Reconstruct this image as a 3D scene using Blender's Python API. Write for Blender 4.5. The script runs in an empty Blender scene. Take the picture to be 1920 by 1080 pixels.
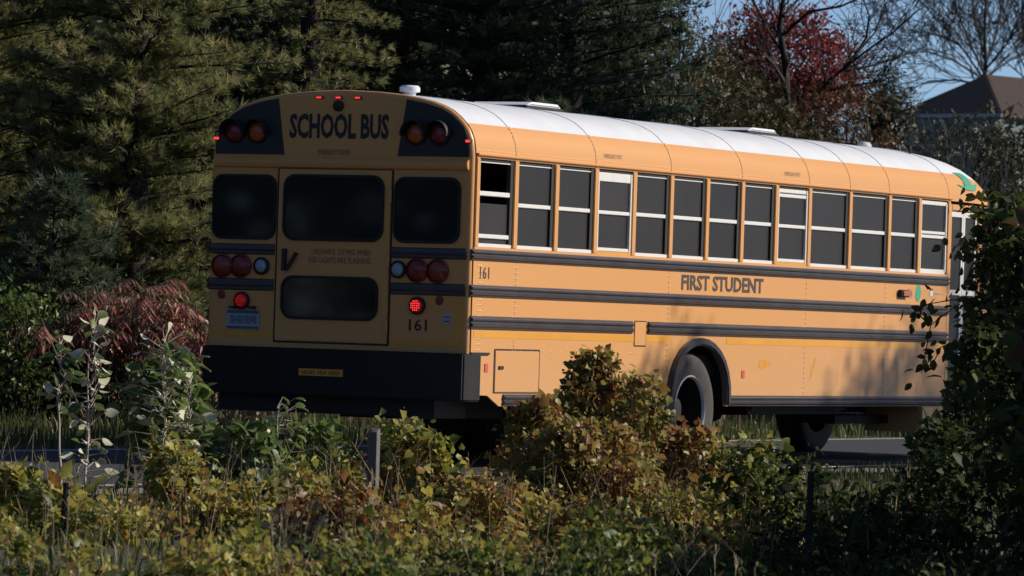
import bpy, math, random
import numpy as np
from mathutils import Vector, Matrix

rnd = random.Random(7)
rng = np.random.default_rng(11)
SC = bpy.context.scene
COL = SC.collection
R = math.radians

# ------------------------------------------------------------------ camera
FPX, YAW, PIT, ROL = 9298.24, 0.4915, 0.0072, 0.0314          # focal length in pixels of a 1920 px frame
CAM = Vector((-34.7057, -18.9669, 1.206))
fw = Vector((math.cos(YAW) * math.cos(PIT), math.sin(YAW) * math.cos(PIT), math.sin(PIT)))
rt = Vector((math.sin(YAW), -math.cos(YAW), 0))
up = rt.cross(fw)
cR = rt * math.cos(ROL) + up * math.sin(ROL)
cU = up * math.cos(ROL) - rt * math.sin(ROL)
cam_d = bpy.data.cameras.new("camera")
cam_d.sensor_width = 36
cam_d.lens = 36 * FPX / 1920
cam_d.clip_start, cam_d.clip_end = 1, 3000
cam_d.dof.use_dof = True
cam_d.dof.focus_distance = 38
cam_d.dof.aperture_fstop = 9.0
cam = bpy.data.objects.new("camera", cam_d)
COL.objects.link(cam)
m = Matrix((cR, cU, -fw)).transposed().to_4x4()
m.translation = CAM
cam.matrix_world = m
SC.camera = cam

# ------------------------------------------------------------------ light
SUN_AZ, SUN_EL = R(-54), R(29)          # direction towards the sun: angle from +X, elevation
sdir = Vector((math.cos(SUN_AZ) * math.cos(SUN_EL), math.sin(SUN_AZ) * math.cos(SUN_EL), math.sin(SUN_EL)))
world = bpy.data.worlds.new("World")
SC.world = world
world.use_nodes = True
wn = world.node_tree
sky = wn.nodes.new("ShaderNodeTexSky")
sky.sky_type = 'NISHITA'
sky.sun_disc = False
sky.sun_elevation = SUN_EL
sky.sun_rotation = math.atan2(sdir.x, sdir.y)
sky.air_density, sky.dust_density, sky.ozone_density = 0.5, 0.25, 3.0
bg = wn.nodes["Background"]
bg.inputs["Strength"].default_value = 0.11
wn.links.new(sky.outputs[0], bg.inputs[0])
sun_d = bpy.data.lights.new("sun", 'SUN')
sun_d.energy = 4.9
sun_d.angle = R(0.5)
sun_d.color = (1.0, 0.90, 0.76)
sun = bpy.data.objects.new("sun", sun_d)
COL.objects.link(sun)
sun.rotation_euler = sdir.to_track_quat('Z', 'Y').to_euler()
sun.location = (0, -30, 30)
SC.view_settings.view_transform = 'Standard'
SC.view_settings.look = 'None'
SC.view_settings.exposure = 0.0
SC.view_settings.gamma = 1.0
SC.view_settings.use_curve_mapping = False
SC.cycles.max_bounces = 5
SC.cycles.transparent_max_bounces = 8
SC.cycles.use_denoising = True

# ------------------------------------------------------------------ helpers: placing
def ray(x, y):
    X = math.cos(ROL) * (x - 960) + math.sin(ROL) * (y - 540)
    Y = -math.sin(ROL) * (x - 960) + math.cos(ROL) * (y - 540)
    return fw * FPX + rt * X - up * Y
def at(x, y, d):                        # world point seen at photograph pixel x, y at horizontal distance d from the camera
    r = ray(x, y)
    return CAM + r * (d / math.hypot(r.x, r.y))
def base(x, d):
    p = at(x, 800, d)
    return Vector((p.x, p.y, ground_z(p.x, p.y)))
def ground_z(x, y):
    # flat road, verge falling gently away from it on the near side
    t = min(max((-1.5 - y) / 6.0, 0), 1)
    return -0.02 - 0.10 * t * t * (3 - 2 * t)

# ------------------------------------------------------------------ helpers: materials
def nodes(name):
    mt = bpy.data.materials.new(name)
    mt.use_nodes = True
    return mt, mt.node_tree, mt.node_tree.nodes["Principled BSDF"]
def plain(name, col, rough=0.5, metal=0.0, spec=0.5, var=0.0, scale=6.0, bump=0.0, emit=None, estr=0.0, coat=0.0):
    mt, nt, b = nodes(name)
    b.inputs["Base Color"].default_value = (*col, 1)
    b.inputs["Roughness"].default_value = rough
    b.inputs["Metallic"].default_value = metal
    b.inputs["Specular IOR Level"].default_value = spec
    b.inputs["Coat Weight"].default_value = coat
    if var or bump:
        tc = nt.nodes.new("ShaderNodeTexCoord")
        nz = nt.nodes.new("ShaderNodeTexNoise")
        nz.inputs["Scale"].default_value = scale
        nz.inputs["Detail"].default_value = 5
        nt.links.new(tc.outputs["Object"], nz.inputs["Vector"])
        if var:
            mx = nt.nodes.new("ShaderNodeMix"); mx.data_type = 'RGBA'
            mx.inputs[6].default_value = (*[c * (1 - var) for c in col], 1)
            mx.inputs[7].default_value = (*[min(1, c * (1 + var)) for c in col], 1)
            nt.links.new(nz.outputs[0], mx.inputs[0])
            nt.links.new(mx.outputs[2], b.inputs["Base Color"])
        if bump:
            bp = nt.nodes.new("ShaderNodeBump")
            bp.inputs["Strength"].default_value = bump
            bp.inputs["Distance"].default_value = 0.02
            nt.links.new(nz.outputs[0], bp.inputs["Height"])
            nt.links.new(bp.outputs[0], b.inputs["Normal"])
    if emit:
        b.inputs["Emission Color"].default_value = (*emit, 1)
        b.inputs["Emission Strength"].default_value = estr
    return mt
def foliage(name, cols, trans=0.30, rough=0.5, spec=0.35):
    """leaf material: the colour of each leaf comes from its own 'tint' value through a ramp"""
    mt, nt, b = nodes(name)
    at_ = nt.nodes.new("ShaderNodeAttribute"); at_.attribute_name = "tint"
    cr = nt.nodes.new("ShaderNodeValToRGB")
    el = cr.color_ramp.elements
    while len(el) < len(cols): el.new(0.5)
    for i, c in enumerate(cols):
        el[i].position = i / max(1, len(cols) - 1)
        el[i].color = (*c, 1)
    nt.links.new(at_.outputs["Fac"], cr.inputs[0])
    nt.links.new(cr.outputs[0], b.inputs["Base Color"])
    b.inputs["Roughness"].default_value = rough
    b.inputs["Specular IOR Level"].default_value = spec
    tr = nt.nodes.new("ShaderNodeBsdfTranslucent")
    nt.links.new(cr.outputs[0], tr.inputs[0])
    mx = nt.nodes.new("ShaderNodeMixShader"); mx.inputs[0].default_value = trans
    nt.links.new(b.outputs[0], mx.inputs[1]); nt.links.new(tr.outputs[0], mx.inputs[2])
    nt.links.new(mx.outputs[0], nt.nodes["Material Output"].inputs[0])
    return mt
def paint_yellow():
    """school bus paint with road dust that thickens on the skirt, faint vertical streaks and panel waviness"""
    mt, nt, b = nodes("bus_yellow_paint")
    L = nt.links.new
    tc = nt.nodes.new("ShaderNodeTexCoord")
    mp = nt.nodes.new("ShaderNodeMapping"); mp.inputs["Scale"].default_value = (3.0, 3.0, 0.5)
    L(tc.outputs["Object"], mp.inputs[0])
    nz = nt.nodes.new("ShaderNodeTexNoise"); nz.inputs["Scale"].default_value = 2.2; nz.inputs["Detail"].default_value = 6
    L(mp.outputs[0], nz.inputs["Vector"])
    sx = nt.nodes.new("ShaderNodeSeparateXYZ"); L(tc.outputs["Object"], sx.inputs[0])
    mr = nt.nodes.new("ShaderNodeMapRange")
    mr.inputs[1].default_value, mr.inputs[2].default_value = 0.5, 1.35
    mr.inputs[3].default_value, mr.inputs[4].default_value = 0.75, 0.20
    L(sx.outputs[2], mr.inputs[0])
    mu = nt.nodes.new("ShaderNodeMath"); mu.operation = 'MULTIPLY'
    ad = nt.nodes.new("ShaderNodeMath"); ad.operation = 'ADD'; ad.inputs[1].default_value = 0.45
    L(nz.outputs[0], ad.inputs[0]); L(ad.outputs[0], mu.inputs[0]); L(mr.outputs[0], mu.inputs[1])
    mx = nt.nodes.new("ShaderNodeMix"); mx.data_type = 'RGBA'
    mx.inputs[6].default_value = (0.68, 0.318, 0.094, 1)
    mx.inputs[7].default_value = (0.57, 0.34, 0.18, 1)
    L(mu.outputs[0], mx.inputs[0]); L(mx.outputs[2], b.inputs["Base Color"])
    nb = nt.nodes.new("ShaderNodeTexNoise"); nb.inputs["Scale"].default_value = 2.5
    L(tc.outputs["Object"], nb.inputs["Vector"])
    bp = nt.nodes.new("ShaderNodeBump"); bp.inputs["Strength"].default_value = 0.45; bp.inputs["Distance"].default_value = 0.012
    L(nb.outputs[0], bp.inputs["Height"]); L(bp.outputs[0], b.inputs["Normal"])
    b.inputs["Roughness"].default_value = 0.38
    b.inputs["Specular IOR Level"].default_value = 0.4
    return mt

M = dict(
    yellow=paint_yellow(),
    tape=plain("reflective_yellow_tape", (0.70, 0.33, 0.045), 0.35, var=0.15),
    white=plain("white_roof_paint", (0.70, 0.72, 0.76), 0.5, var=0.12, scale=4, bump=0.08),
    black=plain("black_trim_paint", (0.016, 0.017, 0.022), 0.42, var=0.3, scale=4, bump=0.05),
    rail=plain("black_rub_rail", (0.060, 0.056, 0.064), 0.30, var=0.4, scale=5, bump=0.1),
    bumper=plain("black_bumper_steel", (0.010, 0.010, 0.012), 0.55, spec=0.3, var=0.5, scale=3, bump=0.15),
    alu=plain("pale_aluminium_frame", (0.72, 0.71, 0.69), 0.4, var=0.08, scale=9),
    rubber=plain("black_rubber", (0.012, 0.012, 0.013), 0.65),
    glass2=plain("dark_tinted_glass_dusty", (0.040, 0.037, 0.037), 0.38, spec=0.14, var=0.3, scale=2),
    glass3=plain("dark_tinted_glass_clean", (0.028, 0.026, 0.026), 0.34, spec=0.16, var=0.2, scale=3),
    glass=plain("dark_tinted_glass", (0.034, 0.031, 0.031), 0.36, spec=0.15, var=0.18, scale=3),
    rearglass=plain("rear_window_glass", (0.008, 0.009, 0.013), 0.05, spec=0.28),
    tyre=plain("tyre_rubber", (0.052, 0.048, 0.047), 0.8, var=0.35, scale=14, bump=0.15),
    rim=plain("white_steel_rim", (0.62, 0.60, 0.55), 0.5, var=0.2, scale=9),
    steel=plain("dark_chassis_steel", (0.014, 0.013, 0.012), 0.7, var=0.4),
    interior=plain("dark_bus_interior", (0.02, 0.02, 0.02), 0.8),
    seat=plain("dark_seat_vinyl", (0.02, 0.026, 0.022), 0.5),
    red=plain("red_lens", (0.20, 0.012, 0.014), 0.25, coat=0.3, var=0.15, scale=30, bump=0.3),
    redlit=plain("red_lens_lit", (0.26, 0.01, 0.012), 0.25, emit=(1, 0.02, 0.03), estr=0.055),
    led=plain("red_led", (0.5, 0.01, 0.01), 0.3, emit=(1, 0.05, 0.05), estr=1.3),
    leddim=plain("red_led_dim", (0.4, 0.01, 0.01), 0.3, emit=(1, 0.03, 0.03), estr=0.18),
    amber=plain("amber_lens", (0.42, 0.075, 0.012), 0.25, coat=0.3, var=0.15, scale=30, bump=0.3),
    rust=plain("orange_red_lens", (0.22, 0.028, 0.014), 0.25, coat=0.3, var=0.15, scale=30, bump=0.3),
    clear=plain("clear_lens", (0.30, 0.37, 0.46), 0.2, var=0.2, scale=40, bump=0.4),
    ink=plain("black_lettering", (0.014, 0.014, 0.018), 0.5),
    inkfade=plain("weathered_black_lettering", (0.050, 0.040, 0.034), 0.6),
    faded=plain("faded_grey_lettering", (0.16, 0.11, 0.075), 0.5),
    plate=plain("plate_white", (0.32, 0.36, 0.42), 0.4),
    plateblue=plain("plate_blue", (0.045, 0.10, 0.18), 0.4),
    green=plain("green_emblem", (0.06, 0.34, 0.21), 0.4),
    sticker=plain("silver_sticker", (0.35, 0.40, 0.46), 0.35),
    pink=plain("pink_reflector", (0.62, 0.12, 0.09), 0.3),
    scuff=plain("ochre_scuff", (0.60, 0.26, 0.03), 0.6, var=0.3, scale=20),
    dirt=plain("grey_smudge", (0.40, 0.27, 0.16), 0.7, var=0.3, scale=20),
    bark=plain("grey_brown_bark", (0.085, 0.065, 0.05), 0.9, var=0.4, scale=8, bump=0.5),
    palebark=plain("pale_twig_bark", (0.42, 0.37, 0.31), 0.85, var=0.3, scale=8),
    darkbark=plain("dark_bark", (0.018, 0.015, 0.014), 0.9, var=0.4, scale=8, bump=0.5),
    straw=plain("dry_stem", (0.34, 0.26, 0.15), 0.8, var=0.3, scale=6),
    wood=plain("weathered_wood", (0.12, 0.115, 0.105), 0.85, var=0.35, scale=12, bump=0.5),
    rusty=plain("dark_rusted_steel", (0.035, 0.024, 0.020), 0.7, var=0.4, scale=20),
    notch=plain("pale_post_notch", (0.42, 0.36, 0.36), 0.6),
    shingle=plain("brown_roof_shingles", (0.075, 0.052, 0.045), 0.85, var=0.3, scale=5, bump=0.3),
    siding=plain("grey_blue_siding", (0.13, 0.165, 0.185), 0.7, var=0.08),
    trim=plain("white_house_trim", (0.25, 0.27, 0.29), 0.6),
    hglass=plain("house_window_glass", (0.02, 0.025, 0.03), 0.08),
)
F = dict(
    pine=foliage("pine_needles", [(0.082, 0.105, 0.046), (0.19, 0.212, 0.088), (0.30, 0.30, 0.125), (0.40, 0.33, 0.15)], 0.42),
    bluepine=foliage("blue_green_needles", [(0.045, 0.075, 0.05), (0.10, 0.14, 0.08), (0.17, 0.20, 0.10)], 0.35),
    dark=foliage("dark_conifer_needles", [(0.026, 0.044, 0.022), (0.056, 0.082, 0.038), (0.10, 0.125, 0.055)], 0.25),
    darkcedar=foliage("dark_olive_cedar_sprays", [(0.018, 0.024, 0.012), (0.038, 0.044, 0.018), (0.07, 0.068, 0.028)], 0.18),
    cedar=foliage("olive_cedar_sprays", [(0.024, 0.030, 0.013), (0.052, 0.056, 0.022), (0.095, 0.088, 0.034), (0.13, 0.08, 0.034)], 0.22),
    brown=foliage("rusty_brown_leaves", [(0.055, 0.035, 0.015), (0.12, 0.065, 0.025), (0.15, 0.055, 0.025), (0.08, 0.075, 0.03)], 0.25),
    maple=foliage("dark_red_leaves", [(0.12, 0.022, 0.026), (0.24, 0.046, 0.044), (0.28, 0.09, 0.065)], 0.42),
    sumac=foliage("red_sumac_leaves", [(0.17, 0.05, 0.045), (0.34, 0.09, 0.07), (0.42, 0.17, 0.13), (0.34, 0.23, 0.17), (0.14, 0.14, 0.05)], 0.3, rough=0.35, spec=0.6),
    leafy=foliage("green_shrub_leaves", [(0.055, 0.095, 0.025), (0.115, 0.175, 0.045), (0.20, 0.24, 0.065)], 0.42, rough=0.42, spec=0.4),
    vine=foliage("autumn_vine_leaves", [(0.06, 0.095, 0.022), (0.17, 0.20, 0.045), (0.37, 0.35, 0.075), (0.46, 0.39, 0.085), (0.30, 0.14, 0.04), (0.12, 0.036, 0.016), (0.42, 0.36, 0.22)], 0.42, rough=0.45),
    brownvine=foliage("brown_vine_leaves", [(0.085, 0.10, 0.028), (0.32, 0.29, 0.075), (0.34, 0.23, 0.065), (0.25, 0.11, 0.04), (0.12, 0.035, 0.018), (0.36, 0.30, 0.2)], 0.42, rough=0.45),
    shade=foliage("shade_darkened_leaves", [(0.018, 0.032, 0.011), (0.045, 0.070, 0.020), (0.09, 0.12, 0.03), (0.10, 0.04, 0.022)], 0.35, rough=0.55, spec=0.2),  # ramp darkened to put the shade of the lower right into the leaf colour
    grass=foliage("verge_grass", [(0.045, 0.075, 0.02), (0.085, 0.115, 0.035), (0.15, 0.155, 0.055), (0.26, 0.21, 0.10)], 0.3),
    dry=foliage("dry_weeds", [(0.07, 0.05, 0.03), (0.17, 0.13, 0.075), (0.29, 0.235, 0.15), (0.07, 0.09, 0.03)], 0.25),
)

# ------------------------------------------------------------------ helpers: objects
def tag(o, label=None, cat=None, group=None, kind=None):
    if label: o["label"] = label
    if cat: o["category"] = cat
    if group: o["group"] = group
    if kind: o["kind"] = kind
    return o
def thing(name, loc, label, cat, group=None):
    o = bpy.data.objects.new(name, None)
    o.empty_display_size = 0.3
    COL.objects.link(o)
    o.location = loc
    return tag(o, label, cat, group)
def origin_of(o):
    v = Vector((0, 0, 0))
    while o is not None:
        v += o.location
        o = o.parent
    return v
def link_mesh(name, me, mat, parent=None, kind=None):
    o = bpy.data.objects.new(name, me)
    COL.objects.link(o)
    for mm in (mat if isinstance(mat, (list, tuple)) else [mat]):
        me.materials.append(mm)
    if parent is not None: o.parent = parent
    if kind: o["kind"] = kind
    return o
def np_mesh(name, V, faces_flat, k, tint=None, smooth=False):
    """V (n,3); faces_flat: vertex indices, k to a face; tint: one value per face"""
    me = bpy.data.meshes.new(name)
    nf = len(faces_flat) // k
    me.vertices.add(len(V)); me.vertices.foreach_set("co", np.asarray(V, np.float32).ravel())
    me.loops.add(len(faces_flat)); me.loops.foreach_set("vertex_index", np.asarray(faces_flat, np.int32))
    me.polygons.add(nf)
    me.polygons.foreach_set("loop_start", np.arange(0, nf * k, k, dtype=np.int32))
    if smooth: me.polygons.foreach_set("use_smooth", np.ones(nf, bool))
    me.update(calc_edges=True)
    if tint is not None:
        a = me.attributes.new("tint", 'FLOAT', 'FACE')
        a.data.foreach_set("value", np.asarray(tint, np.float32))
    return me

class MB:
    """collects solids in world coordinates; build() links them as one mesh object under a parent"""
    def __init__(s): s.v = []; s.f = []; s.mi = []
    def add(s, vs, fs, mi=0):
        n = len(s.v)
        s.v += [tuple(p) for p in vs]
        s.f += [tuple(i + n for i in q) for q in fs]
        s.mi += [mi] * len(fs)
        return s
    def box(s, x0, x1, y0, y1, z0, z1, mi=0):
        x0, x1 = min(x0, x1), max(x0, x1); y0, y1 = min(y0, y1), max(y0, y1)
        vs = [(x, y, z) for z in (z0, z1) for y in (y0, y1) for x in (x0, x1)]
        return s.add(vs, [(0, 2, 3, 1), (4, 5, 7, 6), (0, 1, 5, 4), (2, 6, 7, 3), (0, 4, 6, 2), (1, 3, 7, 5)], mi)
    def loft(s, rings, closed=True, cap0=True, cap1=True, mi=0):
        k = len(rings[0]); vs = [p for r in rings for p in r]; fs = []
        for i in range(len(rings) - 1):
            for j in range(k if closed else k - 1):
                a, b = i * k + j, i * k + (j + 1) % k
                fs.append((a, b, b + k, a + k))
        if closed and cap0: fs.append(tuple(range(k - 1, -1, -1)))
        if closed and cap1: fs.append(tuple((len(rings) - 1) * k + j for j in range(k)))
        return s.add(vs, fs, mi)
    def prism(s, pts, axis, a, b, mi=0):
        """2-D outline extruded along an axis: axis 'x' pts=(y,z); 'y' pts=(x,z); 'z' pts=(x,y)"""
        def P(p, t): return (t, p[0], p[1]) if axis == 'x' else (p[0], t, p[1]) if axis == 'y' else (p[0], p[1], t)
        return s.loft([[P(p, a) for p in pts], [P(p, b) for p in pts]], mi=mi)
    def ring(s, outer, inner, axis, a, b, mi=0):
        def P(p, t): return (t, p[0], p[1]) if axis == 'x' else (p[0], t, p[1])
        o0 = [P(p, a) for p in outer]; i0 = [P(p, a) for p in inner]; o1 = [P(p, b) for p in outer]; i1 = [P(p, b) for p in inner]
        k = len(outer); vs = o0 + i0 + o1 + i1; fs = []
        for j in range(k):
            n = (j + 1) % k
            fs += [(j, n, k + n, k + j), (2 * k + j, 3 * k + j, 3 * k + n, 2 * k + n), (j, 2 * k + j, 2 * k + n, n), (k + j, k + n, 3 * k + n, 3 * k + j)]
        return s.add(vs, fs, mi)
    def lathe(s, prof, c, axis='y', n=28, mi=0, cap0=True, cap1=True):
        """prof: (radius, offset along axis)"""
        rings = []
        for r, t in prof:
            ring = []
            for j in range(n):
                a = 2 * math.pi * j / n
                p = (r * math.cos(a), r * math.sin(a))
                ring.append((c[0] + p[0], c[1] + t, c[2] + p[1]) if axis == 'y' else (c[0] + t, c[1] + p[0], c[2] + p[1]) if axis == 'x' else (c[0] + p[0], c[1] + p[1], c[2] + t))
            rings.append(ring)
        return s.loft(rings, mi=mi, cap0=cap0, cap1=cap1)
    def tube(s, p0, p1, r0, r1=None, n=8, mi=0):
        p0, p1 = Vector(p0), Vector(p1); r1 = r0 if r1 is None else r1
        d = (p1 - p0).normalized(); a = d.orthogonal().normalized(); b = d.cross(a)
        return s.loft([[p + (a * math.cos(2 * math.pi * j / n) + b * math.sin(2 * math.pi * j / n)) * r for j in range(n)] for p, r in ((p0, r0), (p1, r1))], mi=mi)
    def build(s, name, mat, parent=None, smooth=False, bevel=0.0, kind=None, label=None):
        o0 = origin_of(parent) if parent is not None else Vector((0, 0, 0))
        me = bpy.data.meshes.new(name)
        me.from_pydata([(p[0] - o0.x, p[1] - o0.y, p[2] - o0.z) for p in s.v], [], s.f)
        me.validate()
        import bmesh
        bm = bmesh.new(); bm.from_mesh(me)
        bmesh.ops.recalc_face_normals(bm, faces=bm.faces)
        if bevel:
            es = [e for e in bm.edges if len(e.link_faces) == 2 and e.calc_face_angle(0) > 0.5]
            bmesh.ops.bevel(bm, geom=es, offset=bevel, segments=2, affect='EDGES', clamp_overlap=True)
        bm.to_mesh(me); bm.free()
        if smooth:
            me.polygons.foreach_set("use_smooth", [True] * len(me.polygons))
            me.set_sharp_from_angle(angle=R(38))
        o = link_mesh(name, me, mat, parent, kind)
        if isinstance(mat, (list, tuple)) and not bevel:
            me.polygons.foreach_set("material_index", (s.mi + [0] * len(me.polygons))[:len(me.polygons)])
        if label: o["label"] = label
        return o
def rrect(x0, x1, y0, y1, r, n=5):
    out = []
    for cx, cy, a0 in ((x1 - r, y1 - r, 0), (x0 + r, y1 - r, 90), (x0 + r, y0 + r, 180), (x1 - r, y0 + r, 270)):
        for k in range(n + 1):
            a = R(a0 + 90 * k / n)
            out.append((cx + r * math.cos(a), cy + r * math.sin(a)))
    return out
def text2d(s, cap, width=None, bold=0.0):
    """outline of a line of text as flat triangles centred on 0,0: cap height and total width in metres"""
    cu = bpy.data.curves.new("lettering", 'FONT'); cu.body = s; cu.offset = bold; cu.resolution_u = 2
    cu.align_x = 'CENTER'
    ob = bpy.data.objects.new("lettering", cu); COL.objects.link(ob)
    bpy.context.view_layer.update()
    me = ob.to_mesh()
    V = np.array([v.co[:2] for v in me.vertices]); Fc = [tuple(p.vertices) for p in me.polygons]
    ob.to_mesh_clear(); bpy.data.objects.remove(ob); bpy.data.curves.remove(cu)
    lo, hi = V.min(0), V.max(0)
    V = (V - (lo + hi) / 2) / (hi - lo)
    w = width if width else cap * (hi - lo)[0] / (hi - lo)[1]
    return V * np.array([w, cap]), Fc
def lettering(s, cap, width, place, mat, parent, bold=0.0, name="lettering"):
    """place(x, y) maps text coordinates to the world"""
    V, Fc = text2d(s, cap, width, bold)
    mb = MB(); mb.add([place(x, y) for x, y in V], Fc)
    return mb.build(name, mat, parent)

# ================================================================== setting
def sheet(name, x0, x1, y0, y1, nx, ny, zf, mat):
    xs, ys = np.linspace(x0, x1, nx), np.linspace(y0, y1, ny)
    V = [(x, y, zf(x, y)) for y in ys for x in xs]
    f = []
    for j in range(ny - 1):
        for i in range(nx - 1):
            a = j * nx + i; f += [a, a + 1, a + nx + 1, a + nx]
    o = link_mesh(name, np_mesh(name, np.array(V), f, 4, smooth=True), mat)
    o["kind"] = "structure"
    return o
soil = plain("leaf_litter_soil", (0.055, 0.048, 0.028), 0.95, var=0.6, scale=3, bump=0.6)
asphalt = plain("worn_asphalt", (0.028, 0.030, 0.036), 0.92, var=0.22, scale=9, bump=0.25)
gravel = plain("pale_gravel_shoulder", (0.20, 0.185, 0.165), 0.95, var=0.35, scale=25, bump=0.5)
linepaint = plain("worn_road_paint", (0.62, 0.60, 0.55), 0.7, var=0.25, scale=15)
yelpaint = plain("worn_yellow_road_paint", (0.55, 0.38, 0.06), 0.7, var=0.25, scale=15)
sheet("ground", -1500, 1500, -1500, 1500, 3, 3, lambda x, y: -0.16, soil)
sheet("near_verge_ground", -70, 120, -40, -0.9, 40, 60, lambda x, y: ground_z(x, y), soil)
sheet("far_verge_ground", -70, 160, 4.7, 60, 40, 20, lambda x, y: -0.02 + 0.10 * min(1, max(0, (y - 5) / 6)) , soil)
sheet("road", -300, 400, -0.55, 4.6, 60, 3, lambda x, y: 0.0, asphalt)
sheet("gravel_shoulder", -300, 400, -1.15, -0.55, 60, 3, lambda x, y: -0.008 + 0.004 * math.sin(x), gravel)
sheet("far_shoulder", -300, 400, 4.6, 4.9, 60, 2, lambda x, y: -0.01, gravel)
sheet("edge_line", -300, 400, -0.42, -0.32, 2, 2, lambda x, y: 0.004, linepaint)
sheet("far_edge_line", -300, 400, 4.36, 4.46, 2, 2, lambda x, y: 0.004, linepaint)

# ================================================================== school bus
W, LB = 2.44, 9.66
bus = thing("school_bus", (5.0, 1.22, 0), "yellow school bus with white roof driving away along the road", "bus")
HP = [(0.0, 2.53), (0.006, 2.60), (0.018, 2.67), (0.05, 2.745), (0.092, 2.80), (0.15, 2.855), (0.22, 2.905), (0.30, 2.942), (0.40, 2.975), (0.52, 3.000), (0.68, 3.024), (0.90, 3.045), (1.22, 3.057)]
KW = 4                                                      # index in HP where the white paint begins
PROF = HP + [(W - v, z) for v, z in HP[-2::-1]]
def pv(z):                                                  # depth of the curved side at height z
    for (v0, z0), (v1, z1) in zip(HP, HP[1:]):
        if z <= z1: return v0 + (v1 - v0) * (z - z0) / (z1 - z0)
    return HP[-1][0]
def inset(pts, d):
    """polyline in (v,z) moved inwards by d"""
    out = []
    for i, p in enumerate(pts):
        a, b = pts[max(i - 1, 0)], pts[min(i + 1, len(pts) - 1)]
        t = Vector((b[0] - a[0], b[1] - a[1])).normalized()
        out.append((p[0] + t.y * d, p[1] - t.x * d))
    return out

RIBS = [0.055, 0.751, 2.172, 3.594, 5.015, 6.436, 7.338, 8.239, 9.66]
IN = inset(PROF, 0.02)
def shell(u0, u1, i0, i1, d=0.0):
    mb = MB()
    po, pi = inset(PROF, -d)[i0:i1 + 1], IN[i0:i1 + 1]
    loop = po + pi[::-1]
    mb.loft([[(u, v, z) for v, z in loop] for u in (u0, u1)])
    return mb
n = len(PROF)
for a, b in zip(RIBS, RIBS[1:]):
    shell(a + 0.002, b - 0.002, KW, n - 1 - KW).build("roof_panel", M["white"], bus, smooth=True)
    shell(a + 0.002, b - 0.002, 0, KW).build("cove_panel", M["yellow"], bus, smooth=True)
    shell(a + 0.002, b - 0.002, n - 1 - KW, n - 1).build("cove_panel", M["yellow"], bus, smooth=True)
for u in RIBS[1:]:
    shell(u - 0.022, u + 0.022, KW, n - 1 - KW, 0.005).build("roof_rib", M["white"], bus, smooth=True)
    for i0, i1 in ((0, KW), (n - 1 - KW, n - 1)):
        shell(u - 0.022, u + 0.022, i0, i1, 0.005).build("cove_rib", M["yellow"], bus, smooth=True)
# front dome of the roof
DOME, DEX = 1.10, 0.36
rings_w, rings_y, rings_y2 = [], [], []
for k in range(9):
    s = k / 8 * math.pi / 2
    u = LB + 0.002 + DOME * math.sin(s)
    q = []
    for v, z in PROF:
        c = max(0.0, math.cos(s)) ** DEX
        zz = 2.50 + (z - 2.50) * c
        vv = 1.22 + (v - 1.22) * (1 - 0.05 * (1 - math.cos(s)))
        q.append((u, vv, zz))
    rings_w.append(q[KW:n - KW]); rings_y.append(q[:KW + 1]); rings_y2.append(q[n - 1 - KW:])
und = [(r[0][0], r[0][1]) for r in rings_y] + [(r[-1][0], r[-1][1]) for r in rings_y2[::-1]]
MB().prism(und, "z", 2.494, 2.499).build("dome_underside", M["yellow"], bus)
MB().loft(rings_w, closed=False).build("roof_dome", M["white"], bus, smooth=True)
for rr in (rings_y, rings_y2):
    MB().loft(rr, closed=False).build("dome_side", M["yellow"], bus, smooth=True)
# rain gutter
for v0, v1 in ((-0.022, 0.004), (W - 0.004, W + 0.022)):
    MB().box(0.06, 9.70, v0, v1, 2.543, 2.562).build("rain_gutter", M["yellow"], bus, bevel=0.004)

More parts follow.
